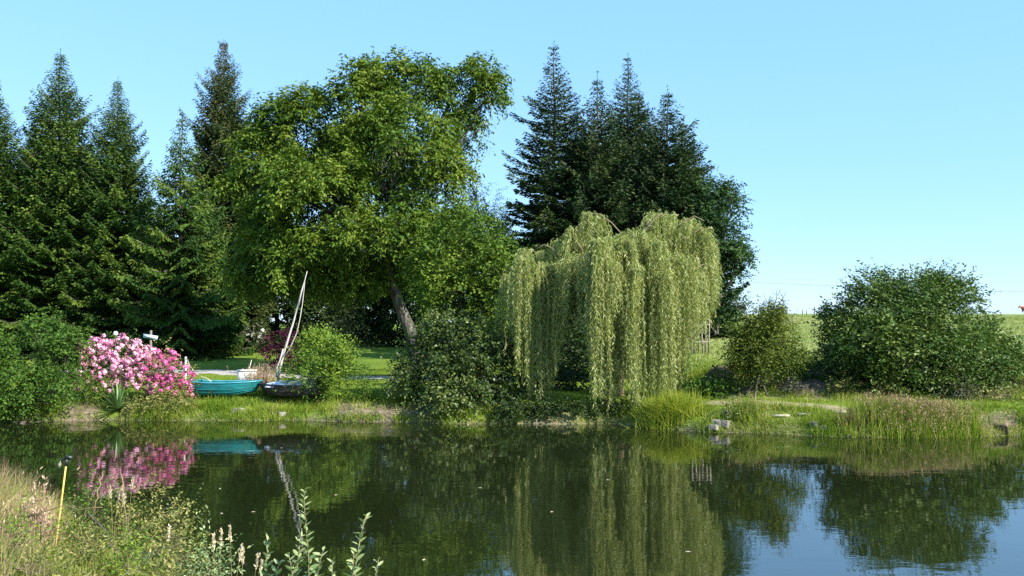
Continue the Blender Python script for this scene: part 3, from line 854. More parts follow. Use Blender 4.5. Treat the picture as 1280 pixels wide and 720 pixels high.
bush('alder_bush', 'big dark overhanging bush dipping its leaves into the water', 572, 30.6,
     [(560, 440, 55, 38, .3), (540, 470, 48, 40, 0), (600, 450, 46, 45, 0), (590, 490, 50, 34, -.7), (560, 505, 42, 22, -1.0), (625, 480, 26, 36, 0), (520, 450, 30, 28, .2)], 'alder',
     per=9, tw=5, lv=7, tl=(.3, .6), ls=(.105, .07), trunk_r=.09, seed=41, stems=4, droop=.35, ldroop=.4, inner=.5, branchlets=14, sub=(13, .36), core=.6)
bush('bright_bush', 'bright green rounded bush beside the dark boat', 408, 31.0,
     [(405, 446, 30, 28, 0), (425, 465, 20, 24, 0), (385, 468, 20, 24, -.1), (405, 478, 32, 20, -.2), (398, 432, 12, 14, 0), (432, 450, 10, 18, 0)], 'lime',
     per=14, tw=4, lv=6, tl=(.2, .4), ls=(.09, .046), trunk_r=.035, seed=42, stems=4, droop=.0, ldroop=-.1, sub=(10, .42), core=.7, inner=.45, up=.3)
bush('sapling', 'small leafy sapling on the lawn next to the bright bush', 456, 30.8,
     [(456, 478, 9, 18, 0), (460, 492, 10, 10, 0), (452, 466, 5, 9, 0)], 'shrub', per=26, tw=4, lv=5, tl=(.12, .25), ls=(.07, .04), trunk_r=.015, seed=43, droop=0, ldroop=0, inner=.3, cat='sapling')
bush('waterside_shrub', 'wide green shrub between the near grass and the pink flowers', 45, 29.7,
     [(35, 445, 44, 32, .5), (68, 455, 32, 34, .2), (20, 485, 45, 38, 0), (66, 488, 28, 30, -.1), (50, 418, 26, 16, .6), (-10, 470, 40, 50, .3), (12, 515, 28, 16, -.2), (90, 430, 13, 13, .3)], 'shrub',
     per=9, tw=5, lv=6, tl=(.25, .5), ls=(.10, .06), trunk_r=.05, seed=44, stems=4, inner=.5, sub=(13, .36), core=.6)
bush('cherry_laurel', 'large broad dark bush standing before the pasture', 1150, 30.4,
     [(1120, 395, 62, 44, 0), (1175, 402, 56, 44, 0), (1085, 425, 50, 46, 0), (1228, 440, 32, 36, .2), (1150, 450, 80, 44, -.9), (1215, 465, 56, 34, -.7), (1100, 455, 38, 30, .8),
      (1150, 362, 34, 18, .3), (1190, 366, 24, 16, .3), (1172, 362, 12, 10, .3), (1130, 480, 40, 20, -.6), (1264, 462, 28, 36, .2), (1185, 485, 40, 18, -1.0), (1062, 452, 32, 30, .8), (1045, 420, 22, 26, .6), (1085, 432, 38, 34, -1.3), (1125, 455, 42, 32, -1.3), (1066, 446, 22, 22, -.9)], 'laurel',
     per=8.5, tw=6, lv=7, tl=(.3, .65), ls=(.125, .055), trunk_r=.09, seed=45, stems=5, droop=.1, ldroop=.15, inner=.5, branchlets=12, sub=(13, .36), core=.6)

def shoot_sprig(name, label, cat, pts, rad, mat, n, ls, seed, bark='bark', group=None, lead=(.2, .9), ldroop=-.3, tipmat=None):
    """one upright stem with leaves along it"""
    rng = np.random.default_rng(seed); pts = np.asarray(pts, float); base = pts[0].copy(); pts = pts - base
    t = thing(name, base, label, cat, group)
    MB().tube(pts, np.linspace(rad, rad * .35, len(pts)), 5).build('stem', M[bark], t, True)
    s = np.linspace(0, len(pts) - 1, n); c = np.stack([np.interp(s, np.arange(len(pts)), pts[:, k]) for k in range(3)], 1)
    c = c[int(n * lead[0]):]
    m = len(c); th = np.arange(m) * 2.4 + rng.normal(size=m) * .4
    ld = unit(np.stack([np.cos(th), np.sin(th), np.full(m, -ldroop) + .3 * rng.normal(size=m)], 1))
    nr = rng.normal(size=(m, 3)) * .4 + [0, 0, .9]; wv = unit(np.cross(ld, nr)); nr = np.cross(wv, ld)
    szf = rng.uniform(.7, 1.2, m)[:, None] * (1 - .35 * np.linspace(0, 1, m)[:, None] ** 3); L, Wd = ls[0] * szf, ls[1] * szf
    # six-sided leaf blade
    V = np.stack([c, c + ld * L * .3 + wv * Wd * .45 + nr * Wd * .2, c + ld * L * .68 + wv * Wd * .38 + nr * Wd * .15, c + ld * L, c + ld * L * .68 - wv * Wd * .38 + nr * Wd * .15, c + ld * L * .3 - wv * Wd * .45 + nr * Wd * .2], 1).reshape(-1, 3)
    i = np.arange(m)[:, None] * 6
    Q = np.concatenate([i + [[0, 1, 2, 3]], i + [[0, 3, 4, 5]]])
    tt = np.clip(.3 * rng.random(m) + .6 * np.linspace(0, 1, m) ** 2 + .1, 0, 1)
    mesh_np('leaves', V, Q, mat=M[mat], parent=t, tint=np.concatenate([tt, tt]))
    return t

# small thorn tree with bare shoots above
th_ = bush('thorn_tree', 'small layered tree with bare twigs sticking out on top', 950, 29.5,
     [(958, 410, 24, 12, 0), (940, 422, 20, 11, 0), (975, 428, 22, 11, .2), (948, 440, 28, 11, -.3), (982, 448, 18, 10, -.1), (926, 440, 12, 9, 0), (955, 458, 26, 9, -.2), (966, 395, 10, 9, 0), (932, 460, 12, 7, .2)], 'thorn',
     per=14, tw=6, lv=6, tl=(.25, .5), ls=(.09, .05), trunk_r=.06, seed=46, stems=4, inner=.35, branchlets=24, sub=(11, .36), core=.3, cat='tree')

tw_ = MB(); r_ = np.random.default_rng(460)
for (a, c, e, f) in [(966, 408, 967, 372), (966, 400, 958, 366), (966, 396, 984, 364), (967, 388, 990, 376), (964, 392, 950, 374), (968, 380, 972, 362), (940, 410, 912, 374), (936, 405, 928, 384), (944, 405, 955, 378), (980, 410, 998, 386), (966, 404, 980, 384), (972, 414, 1003, 398)]:
    tw_.tube(curve(P(a, c, 29.5), P(e, f, 29.5) + [0, r_.normal() * .3, 0], 6, .06, .05, r_) - np.array(th_.location), np.linspace(.016, .005, 6), 4)
    for _ in range(3):
        m_ = P(a + (e - a) * .6, c + (f - c) * .6, 29.5); tw_.tube(curve(m_, m_ + r_.normal(size=3) * .16 + [0, 0, .15], 5, .02, .06, r_) - np.array(th_.location), np.linspace(.009, .004, 5), 3)
tw_.build('bare_twigs', M['bark'], th_)

# ------------------------------------------------------------------ flower bed
def flower_bush(name, label, px, Y, blobs, leafm, petal, seed, frac=.62, per=9, heads=70):
    rng = np.random.default_rng(seed)
    base = gpt(px, Y)
    t = broadleaf(name, label, 'flower bush', base, px_blobs(blobs, Y), M[leafm], M['bark'], per=per * 1.3, tw=4, lv=5, tl=(.15, .3), ls=(.08, .035), trunk_r=.025, seed=seed, stems=4, inner=.5, branchlets=6, crown='foliage')
    B = px_blobs(blobs, Y); B[:, :3] -= base
    C, Dd, Id = blob_clumps(B, per * 3.4, rng, .82)
    k = (Dd[:, 2] > -.35) & (rng.random(len(C)) < frac)
    C, Dd = C[k], Dd[k]
    # each truss: a small dome of petals
    m = 22; n = len(C)
    u = unit(rng.normal(size=(n * m, 3)) + np.repeat(Dd, m, 0) * .9)
    rr = np.repeat(rng.uniform(.05, .10, n), m)[:, None] * rng.uniform(.6, 1.25, (n * m, 1))
    c = np.repeat(C + Dd * .08, m, 0) + u * rr
    a = unit(np.cross(u, rng.normal(size=(n * m, 3)))); b = np.cross(u, a)
    s = rng.uniform(.022, .045, n * m)[:, None]
    V = np.stack([c - a * s, c - b * s + u * .01, c + a * s, c + b * s + u * .01], 1).reshape(-1, 3)
    tt = np.clip(.6 * np.repeat(rng.random(n), m) + .4 * rng.random(n * m), 0, 1)
    mesh_np('blossom', V, np.arange(len(V)).reshape(-1, 4), mat=M[petal], parent=t, tint=tt)
    return t
flower_bush('pink_flower_bush', 'mounded bush covered in pale pink flower heads', 135, 31.3,
            [(118, 445, 20, 20, 0), (150, 445, 28, 22, .1), (178, 455, 20, 18, .1), (135, 465, 28, 16, -.1), (108, 470, 12, 18, 0), (130, 484, 24, 12, -.2), (168, 478, 24, 16, -.2)], 'shrub', 'pink', 51, .85, 14)
flower_bush('deep_pink_flower_bush', 'looser deep pink flowering bush next to the teal boat', 212, 31.0,
            [(205, 455, 16, 16, 0), (225, 470, 14, 18, 0), (208, 485, 20, 16, -.2), (190, 470, 14, 18, .1), (228, 490, 11, 12, -.2)], 'weed', 'deep_pink', 52, .5, 13)
bush('golden_shrub', 'small yellow green feathery shrub under the pink flowers', 112, 30.6, [(112, 482, 13, 15, 0), (120, 494, 14, 9, 0)], 'lime', per=30, tw=4, lv=6, tl=(.1, .22), ls=(.06, .02), trunk_r=.015, seed=53, stems=3, inner=.4, cat='shrub')

def yucca(px, Y, seed, label):
    rng = np.random.default_rng(seed); base = gpt(px, Y)
    n = 90
    el = rng.uniform(.12, 1.45, n); a = rng.random(n) * 6.283
    d = np.stack([np.cos(a) * np.cos(el), np.sin(a) * np.cos(el), np.sin(el)], 1)
    L = rng.uniform(.6, .95, n); w_ = .06
    V = []
    sd = unit(np.cross(d, [0, 0, 1.0]))
    for t_, ww in ((0, .6), (.35, 1.0), (.7, .8), (1, .06)):
        c = d * (L * t_)[:, None]; c[:, 2] -= .12 * t_ ** 2 * L * np.cos(el) + 0; c[:, 2] += .05
        V += [c - sd * w_ * .5 * ww, c + sd * w_ * .5 * ww]
    V = np.stack(V, 1); o = np.arange(n)[:, None] * 8; k = np.arange(3)[None] * 2
    Q = np.stack([o + k, o + k + 1, o + k + 3, o + k + 2], -1).reshape(-1, 4)
    return tag(mesh_np('yucca_plant', V.reshape(-1, 3) + base, Q, mat=M['yucca'], tint=np.repeat(rng.random(n), 3)), label, 'plant')
yucca(150, 30.25, 54, 'spiky rosette of stiff sword leaves before the pink bush')

bush('leafy_herb', 'low green leafy herbs on the bank below the pink flowers', 165, 30.2, [(172, 512, 18, 10, .1), (192, 506, 18, 14, .0)], 'weed', per=26, tw=4, lv=6, tl=(.12, .26), ls=(.075, .032), trunk_r=.012, seed=55, stems=4, inner=.3, cat='plant')
bush('leafy_herb', 'tall thin weeds between the deep pink bush and the water', 218, 30.3, [(220, 506, 16, 14, -.1), (236, 508, 10, 10, -.1)], 'weed', per=26, tw=4, lv=6, tl=(.12, .3), ls=(.07, .028), trunk_r=.012, seed=56, stems=4, inner=.3, droop=-.3, cat='plant')

# ------------------------------------------------------------------ shrubs further back in the garden
def shrub_flowers(t, blobs, Y, petal, n, seed, size=.05):
    rng = np.random.default_rng(seed); B = px_blobs(blobs, Y); B[:, :3] -= np.array(t.location)
    C, Dd, Id = blob_clumps(B, n, rng, .9)
    k = Dd[:, 1] < .3; C, Dd = C[k], Dd[k]
    m = 10; u = unit(rng.normal(size=(len(C) * m, 3)) + np.repeat(Dd, m, 0)); c = np.repeat(C, m, 0) + u * size * 1.6
    a = unit(np.cross(u, rng.normal(size=c.shape))); b = np.cross(u, a)
    V = np.stack([c - a * size, c - b * size, c + a * size, c + b * size], 1).reshape(-1, 3)
    mesh_np('blossom', V, np.arange(len(V)).reshape(-1, 4), mat=M[petal], parent=t, tint=rng.random(len(c)))
bl = [(355, 430, 24, 15, 0), (345, 440, 18, 12, -.2), (368, 442, 16, 10, 0)]
t_ = bush('purple_shrub', 'dark purple shrub behind the leaning bare trunk', 355, 42, bl, 'purple', per=7, tw=4, lv=6, tl=(.25, .45), ls=(.12, .08), trunk_r=.03, seed=57, stems=3, inner=.5, cat='shrub')
bl = [(300, 412, 18, 9, 0), (325, 416, 10, 7, 0)]
t_ = bush('white_flowering_shrub', 'pale flowering shrub at the dark back of the lawn', 303, 60, bl, 'grey_leaf', per=5, tw=4, lv=5, tl=(.25, .5), ls=(.14, .08), trunk_r=.03, seed=58, stems=3, inner=.4, cat='shrub')
shrub_flowers(t_, bl, 60, 'white_petal', 1.4, 581, .07)
bl = [(266, 400, 9, 9, 0), (272, 412, 10, 10, 0)]
t_ = bush('red_rose', 'dark rose bush with one red flower before the shaded trees', 267, 58, bl, 'darkwood', per=7, tw=4, lv=5, tl=(.25, .5), ls=(.12, .08), trunk_r=.03, seed=59, stems=3, cat='shrub')
shrub_flowers(t_, [(265, 397, 3, 3, -.6)], 58, 'red_petal', 16, 591, .07)
bush('pale_shrub', 'thin grey green shrub at the edge of the sunlit lawn gap', 436, 46, [(438, 372, 20, 22, 0), (430, 400, 16, 26, 0), (444, 420, 14, 16, 0), (418, 355, 14, 14, 0)], 'grey_leaf', per=3.4, tw=4, lv=6, tl=(.3, .6), ls=(.12, .055), trunk_r=.035, seed=61, stems=3, inner=.3, cat='shrub')
bush('dark_shrub', 'low dark shrub under the drooping spruce', 232, 54, [(225, 412, 24, 14, 0), (250, 418, 18, 12, 0)], 'darkwood', per=5, tw=4, lv=6, tl=(.3, .6), ls=(.14, .08), trunk_r=.03, seed=62, stems=3, cat='shrub')

for k, (px, Y, w_, h_, lab) in enumerate([(705, 38, 34, 44, 'dark shrub added as shade behind the willow, nearest the overhanging bush'), (765, 39, 32, 40, 'dark shrub added as shade straight behind the willow trunk'), (820, 40, 34, 36, 'dark shrub added as shade behind the willow, nearest the picket boards'), (700, 33.5, 34, 18, 'low dark shrub added to darken the lawn gap under the willow')]):
    c_ = gpt(px, Y); pc = YH + F_ * (CAMZ - c_[2]) / Y
    bush('shade_fill_shrub', lab, px, Y, [(px, pc - h_ * .9, w_, h_ * .8, 0), (px - w_ * .6, pc - h_ * .6, w_ * .6, h_ * .6, .2), (px + w_ * .6, pc - h_ * .5, w_ * .6, h_ * .5, -.2)], 'darkwood', per=6, tw=5, lv=6, tl=(.25, .5), ls=(.14, .09), trunk_r=.04, seed=640 + k, stems=3, inner=.5, cat='shrub', group='evergreen shrubs behind the willow')  # added dark shrubs stand in for the shade under the willow
# dry weeds by the white box
def tuft(name, label, px, Y, n, spread_, h, w_, mat, seed, lean=.3, arch=.5, cat='grass clump', group=None, seedmat=None, sh=.14, place=None, seedf=.35):
    rng = np.random.default_rng(seed)
    base = gpt(px, Y) if place is None else place
    x = base[0] + rng.normal(size=n) * spread_[0]; y = base[1] + rng.normal(size=n) * spread_[1]
    p = on_ground(x, y)
    t = thing(name, base, label, cat, group)
    V, Q, tt = blades(p - base, h, w_, rng, lean, 4, arch)
    mesh_np('blades', V, Q, mat=M[mat], parent=t, tint=tt)
    if seedmat:
        k = rng.permutation(n)[:int(n * seedf)]
        tips = V.reshape(n, 10, 3)[k, 8]; m = len(k) * 9
        c = np.repeat(tips, 9, 0) + rng.normal(size=(m, 3)) * [.016, .016, sh * .5] - [0, 0, sh * .35]
        d = unit(rng.normal(size=(m, 3)) * .5 + [0, 0, 1.0]); wv = unit(np.cross(d, rng.normal(size=(m, 3))))
        V2 = np.stack([c, c + d * .03 + wv * .008, c + d * .06, c + d * .03 - wv * .008], 1).reshape(-1, 3)
        mesh_np('seed_heads', V2, np.arange(m * 4).reshape(-1, 4), mat=M[seedmat], parent=t, tint=rng.random(m))['kind'] = 'stuff'
    return t
tuft('dry_weeds', 'brown dry weeds standing beside the white box', 327, 34.5, 350, (.28, .3), .75, .02, 'dry', 63, .25, cat='weeds', seedmat='russet')
tuft('yellow_grass_clump', 'small yellow grass clump between teal boat and dark boat', 332, 31.9, 200, (.2, .15), .38, .02, 'sedge', 64, .4)

# reeds and grass clumps at the water edge
tuft('tall_grass_clump', 'wide stand of tall grass with pinkish seed heads at the water edge', 1145, 26.0, 11000, (.74, .26), .62, .018, 'grass', 65, .18, .45, seedmat='dry', seedf=.12)
tuft('sedge_clump', 'yellow green arching sedge under the willow strands', 838, 27.9, 2600, (.40, .26), .74, .020, 'sedge', 66, .38, .9)
tuft('rush_tuft', 'brownish tuft of rushes on the bank beside the white stones', 935, 27.2, 700, (.22, .2), .62, .016, 'grass', 67, .35, .7, seedmat='dry', seedf=.08)
tuft('rush_tuft', 'ragged tuft on the bank next to the tall grass stand', 1062, 26.0, 260, (.18, .15), .5, .016, 'dry', 68, .5, .8)

# ------------------------------------------------------------------ grass cover
def scatter(n, x0, x1, y0, y1, dmin, dmax, rng, prob=None):
    x = rng.uniform(x0, x1, n); y = rng.uniform(y0, y1, n)
    d = pond_d(x, y); k = (d > dmin) & (d < dmax)
    x, y, d = x[k], y[k], d[k]
    if prob is not None:
        k = rng.random(len(x)) < prob(x, y, d); x, y = x[k], y[k]
    return x, y
rg = np.random.default_rng(70)
def px_of(x, y): return 640 + F_ * x / y
x, y = scatter(620000, -20, 20, 24.5, 33, -.06, 1.6, rg, lambda x, y, d: (1 - .93 * dirt_mask(x, y, d) * (d > .12)) * smooth(-.75, .25, vnoise(x, y, .8, 90)) * (1 - .5 * ((px_of(x, y) > 520) & (px_of(x, y) < 790))) * np.where(d < .5, .9, .45))
p = on_ground(x, y)
V, Q, tt = blades(p, .26 + .14 * vnoise(x, y, .9, 91), .016, rg, .45, 2, .6, tint=np.clip(.45 + .3 * vnoise(x, y, .7, 92) + .25 * rg.normal(size=len(x)), 0, 1))
tag(mesh_np('bank_grass', V, Q, mat=M['grass'], tint=tt), 'uneven long grass along the far bank of the pond', 'grass', kind='stuff')
x, y = scatter(330000, -22, 24, 25, 46, 1.0, 16, rg, lambda x, y, d: (1 - dirt_mask(x, y, d)) * np.where(y < 34, 1, .45) * off_path(x, y))
p = on_ground(x, y)
V, Q, tt = blades(p, .085, .02, rg, .6, 2, .5, tint=np.clip(.5 + .3 * vnoise(x, y, 1.5, 93) + .2 * rg.normal(size=len(x)), 0, 1))
tag(mesh_np('lawn_grass', V, Q, mat=M['lawn_blade'], tint=tt), 'short mown lawn grass on the far side of the pond', 'grass', kind='stuff')
x, y = scatter(160000, 5, 60, 32.5, 92, 3, 90, rg)
p = on_ground(x, y)
V, Q, tt = blades(p, .12, .05, rg, .5, 2, .5, tint=np.clip(.78 + .25 * vnoise(x, y, 5, 94) + .15 * rg.normal(size=len(x)), 0, 1))
tag(mesh_np('pasture_grass', V, Q, mat=M['pasture'], tint=tt), 'dry yellowish pasture grass on the slope', 'grass', kind='stuff')

# near bank cover
def near_prob(x, y, d): return smooth(-.9, .2, vnoise(x, y, .9, 95)) * .8 + .2
x, y = scatter(170000, -14, 1, 7.5, 20, .0, 4.5, rg, near_prob)
p = on_ground(x, y)
V, Q, tt = blades(p, (.27 + .13 * vnoise(x, y, .8, 96)), .009, rg, .55, 3, .7, tint=np.clip(.52 + .34 * vnoise(x, y, .9, 97) + .25 * rg.normal(size=len(x)), 0, 1))
tag(mesh_np('meadow_grass', V, Q, mat=M['grass'], tint=tt), 'rough meadow grass covering the near bank', 'grass', kind='stuff')
x, y = scatter(80000, -14, -2.2, 8.5, 19, .1, 4.5, rg, lambda x, y, d: np.maximum((1 - smooth(30, 110, px_of(x, y))) * smooth(-.4, .4, vnoise(x, y, .7, 98)) * .48, (.08 + .16 * smooth(-.2, .4, vnoise(x, y, .5, 99)))))
p = on_ground(x, y)
V, Q, tt = blades(p, .42 + .14 * (1 - smooth(20, 80, px_of(x, y))), .007, rg, .38, 3, .8, dirs=np.array([[.5, 0, 0]]))
tag(mesh_np('dry_grass', V, Q, mat=M['dry'], tint=tt), 'brown dry grass leaning over the near bank', 'grass', kind='stuff')

# leafy weeds on the near bank
def weed(px, py, Y, wpx, hpx, label, seed, mat='weed', ls=(.048, .021), per=32):
    c = P(px, py, Y); x_, y_ = c[0], c[1]
    z_ = gz(x_, y_); top = max(.18, c[2] - z_)
    b = np.array([x_, y_, z_])
    rx = S(wpx, Y)
    bl = [[x_, y_, z_ + top * .55, rx, rx * .8, top * .5], [x_ - rx * .6, y_ + .1, z_ + top * .35, rx * .6, rx * .6, top * .38], [x_ + rx * .6, y_ - .1, z_ + top * .4, rx * .6, rx * .6, top * .36]]
    return broadleaf('leafy_weed', label, 'weed', b, bl, M[mat], M['willow_bark'], per=per, tw=3, lv=7, tl=(.12, .3), ls=ls, trunk_r=.012, seed=seed, stems=4, inner=.25, droop=-.5, ldroop=-.1, up=.5, branchlets=20, rad=.05, group='leafy weeds on the near bank', crown='leaves')
weed(115, 598, 12.4, 22, 40, 'glossy green weed right beside the yellow stick'.replace('right ', ''), 101, 'shrub')
weed(160, 612, 12.0, 26, 40, 'leafy weed with upright shoots beyond the yellow stick', 102)
weed(205, 604, 12.2, 24, 40, 'taller leafy weed at the water edge with dark reddish tips', 103)
weed(222, 640, 10.8, 28, 40, 'spreading weed in the middle of the near bank', 104)
weed(165, 665, 10.2, 24, 30, 'low fresh green weed below the seed stalks', 105, 'lime')
weed(262, 664, 10.0, 22, 30, 'weed with pale leaf edges above the tall seed grass', 106, 'sallow')
weed(110, 655, 10.6, 22, 24, 'flat tangled weed next to the foot of the yellow stick', 107)
weed(30, 660, 10.4, 30, 20, 'low green weed at the grassy corner of the near bank', 108, 'lime')
weed(55, 700, 9.4, 40, 18, 'creeping weed with small leaves closest to the camera', 109)
weed(200, 705, 9.4, 34, 22, 'bushy weed under the seed grass on the slope', 110)

def seed_stalk(px, top_py, Y, bend, seed, group='dry seed stalks on the near bank', label='pale dry grass stalk with a drooping feathery seed head', hl=.16):
    rng = np.random.default_rng(seed)
    c = P(px, top_py, Y); x_, y_ = c[0] - bend * .5, c[1]; z_ = gz(x_, y_); h = max(.3, c[2] - z_)
    b = np.array([x_, y_, z_])
    t = thing('seed_stalk', b, label, 'grass stalk', group)
    u = np.linspace(0, 1, 9)
    pts = np.stack([bend * u ** 2.2, 0.3 * bend * u ** 2 * rng.normal(), h * (u - .12 * abs(bend) * u ** 6)], 1)
    pts[0, 2] = -.04
    MB().tube(pts, np.linspace(.0035, .0018, 9), 4).build('stem', M['dry'], t, True)
    m = 80; s = rng.random(m)
    cc = np.stack([np.interp(1 - s * hl / h * 1.0, u, pts[:, k]) for k in range(3)], 1) + rng.normal(size=(m, 3)) * .0035
    d = unit(rng.normal(size=(m, 3)) * .35 + unit(pts[-1] - pts[-2])); wv = unit(np.cross(d, rng.normal(size=(m, 3))))
    L = .032
    V = np.stack([cc, cc + d * L * .5 + wv * .006, cc + d * L, cc + d * L * .5 - wv * .006], 1).reshape(-1, 3)
    mesh_np('seed_head', V, np.arange(m * 4).reshape(-1, 4), mat=M['seed'], parent=t, tint=rng.random(m))
    return t
rs = np.random.default_rng(120)
for k, (px, py) in enumerate([(140, 608), (146, 614), (151, 606), (155, 618), (163, 596), (210, 658),
                              (268, 668), (276, 663), (289, 658), (297, 680), (303, 686), (318, 690), (324, 700)]):
    Yk = 11.6 if py < 630 else 9.6
    seed_stalk(px, py, Yk + rs.normal() * .25, float(rs.uniform(-.05, .12)), 130 + k)
t = thing('rod_rest', P(67, 684, 11.2) * [1, 1, 0] + [0, 0, gz(P(67, 684, 11.2)[0], 11.2)], 'yellow leaning bank stick with a black rod rest on top', 'rod rest')
o_ = np.array(t.location); tip = P(83, 578, 11.0) - o_
MB().tube([tip * -.08, tip * .33, tip * .66, tip], [.0105, .0105, .010, .009], 8).build('pole', M['rod'], t, True)
hd = MB(); hd.tube([tip * .97, tip * 1.03], .017, 8)
hd.tube([tip * 1.03 + [-.07, 0, .012], tip * 1.03 + [-.065, 0, -.012], tip * 1.03, tip * 1.03 + [.05, 0, 0], tip * 1.03 + [.06, 0, .03]], .011, 6)
hd.box(tip * 1.04 + [.02, 0, .012], [.07, .04, .034], rot_euler(0, .1, 0)); hd.build('rest_head', M['black'], t)
MB().box(tip * 1.02 + [-.085, 0, -.06], [.03, .03, .05], rot_euler(0, .3, 0)).build('clip', M['post'], t)
MB().tube([tip * 1.03 + [-.07, 0, -.01], tip * 1.02 + [-.085, 0, -.05]], .004, 5).build('cord', M['rope'], t)
tuft('seed_grass', 'fresh green grass under the pale seed stalks at the water edge', 285, 9.7, 900, (.35, .35), .34, .009, 'grass', 151, .3, .6)
tuft('russet_dock', 'reddish brown dry dock stems in the grass beside the yellow stick', 52, 11.8, 260, (.10, .12), .55, .008, 'russet', 152, .16, .3, cat='weed', seedmat='russet', sh=.4)
tuft('russet_tuft', 'low flattened patch of reddish dead grass on the near bank', 20, 11.8, 500, (.25, .2), .2, .009, 'russet', 153, .9, .8)

# willow shoots at the bottom of the view
def shoot(px0, px1, top_py, Y, n, seed, label, rad=.010, ls=(.105, .046)):
    top = P(px1, top_py, Y); x0 = (px0 - 640) / F_ * Y
    b = np.array([x0, Y, max(-.15, gz(x0, Y) - .05)])
    u = np.linspace(0, 1, 10)[:, None]
    pts = b + (top - b) * u; pts[:, 0] += .03 * np.sin(u[:, 0] * 7 + seed)
    return shoot_sprig('sallow_shoot', label, 'shoot', pts, rad, 'sallow', n, ls, seed, 'willow_bark', 'leafy shoots rising from the near water edge', lead=(.1, .9), ldroop=-.75)
shoot(383, 384, 612, 8.3, 100, 161, 'tallest leafy shoot with a pale flowering tip in front of the dark water')
shoot(415, 460, 645, 8.2, 84, 162, 'leaning leafy shoot with reddish stem next to the tallest shoot')
shoot(392, 402, 688, 8.1, 60, 163, 'short shoot crowded between the two taller shoots')
shoot(352, 330, 676, 8.5, 60, 164, 'short leaning shoot with broad leaves beside the seed stalks', ls=(.12, .06))
shoot(430, 470, 700, 8.0, 50, 165, 'low bushy shoot farthest out over the water')
shoot(370, 362, 694, 8.2, 50, 166, 'small reddish shoot below the tallest shoot')

shoot(395, 420, 700, 7.9, 44, 167, 'small pale leaved shoot between the tallest and the leaning shoot')
shoot(440, 446, 690, 8.0, 50, 168, 'short upright shoot below the leaning shoot')
shoot(345, 349, 702, 8.4, 44, 169, 'small shoot at the end of the seed grass')
shoot(376, 372, 672, 8.25, 60, 170, 'side shoot hugging the stem of the tallest shoot')
rd = np.random.default_rng(180)
for k, (a, c, e, f, Y, lab) in enumerate([(108, 640, 152, 700, 10.2, 'brown broken stem lying across the near bank below the stick'), (30, 648, 128, 634, 10.8, 'thin straw coloured stem lying level in the near grass'), (128, 590, 118, 640, 11.4, 'pale dry stem standing beside the yellow stick'),
                                   (150, 590, 158, 650, 11.2, 'second pale dry stem, standing nearer the seed stalks'), (190, 700, 215, 672, 9.5, 'grey dead twig in the bushy weed on the slope')]):
    pa, pe = P(a, c, Y), P(e, f, Y - .3)
    for q_ in (pa, pe): q_[2] = max(q_[2], gz(q_[0], q_[1]) + .02)
    tag(MB().tube(curve(pa, pe, 8, .05, .02, rd), np.linspace(.008, .004, 8), 5).build('dry_stem', M['dry'] if k else M['bark'], smooth=True), lab, 'stem')
for k, (px, py) in enumerate([(275, 611), (277, 642), (420, 619), (317, 640), (352, 560), (600, 610), (690, 640), (760, 600), (530, 700), (860, 690)]):
    c_ = shore(px, py); a_ = rd.random() * 6.28
    v_ = np.array([[-.045, 0, .004], [0, .022, .009], [.05, 0, .006], [0, -.022, .009]]) @ rot_euler(0, 0, a_).T + [c_[0], c_[1], 0]
    tag(mesh_np('floating_leaf', v_, [[0, 1, 2, 3]], mat=M['seed'], tint=[.6]), 'pale fallen leaf floating alone on the dark pond', 'leaf', 'floating leaves on the pond')

# ------------------------------------------------------------------ boats
def hull(L, Bw, Hh, n=17, m=13, rake=.28, th=.02):
    """a dinghy hull: outer and inner skin, along +X = bow"""
    u = np.linspace(0, 1, n)
    half = Bw / 2 * (0.80 + .2 * np.sin(np.minimum(u / .55, 1) * PI / 2)) * np.where(u > .55, np.sqrt(np.clip(1 - ((u - .55) / .4505) ** 2.2, 0.0, 1)), 1)
    half = np.maximum(half, .02)
    keel = Hh * .0 + Hh * .34 * np.clip((u - .6) / .4, 0, 1) ** 2
    top = Hh * (.92 + .10 * (2 * u - .9) ** 2)
    s = np.linspace(-1, 1, m)
    def skin(inset):
        V = []
        for i in range(n):
            a = s * PI / 2
            yy = (half[i] - inset) * np.sign(np.sin(a)) * np.abs(np.sin(a)) ** .62
            zz = keel[i] + inset + (top[i] - keel[i] - inset) * (1 - np.abs(np.cos(a)) ** .55)
            xx = L * (u[i] - .5) + rake * (zz / Hh) * u[i] ** 2 * .9 - .06 * (1 - u[i]) * zz / Hh
            V.append(np.stack([xx, yy, zz], 1))
        return np.array(V)
    return skin(0.0), skin(th), half, top, u

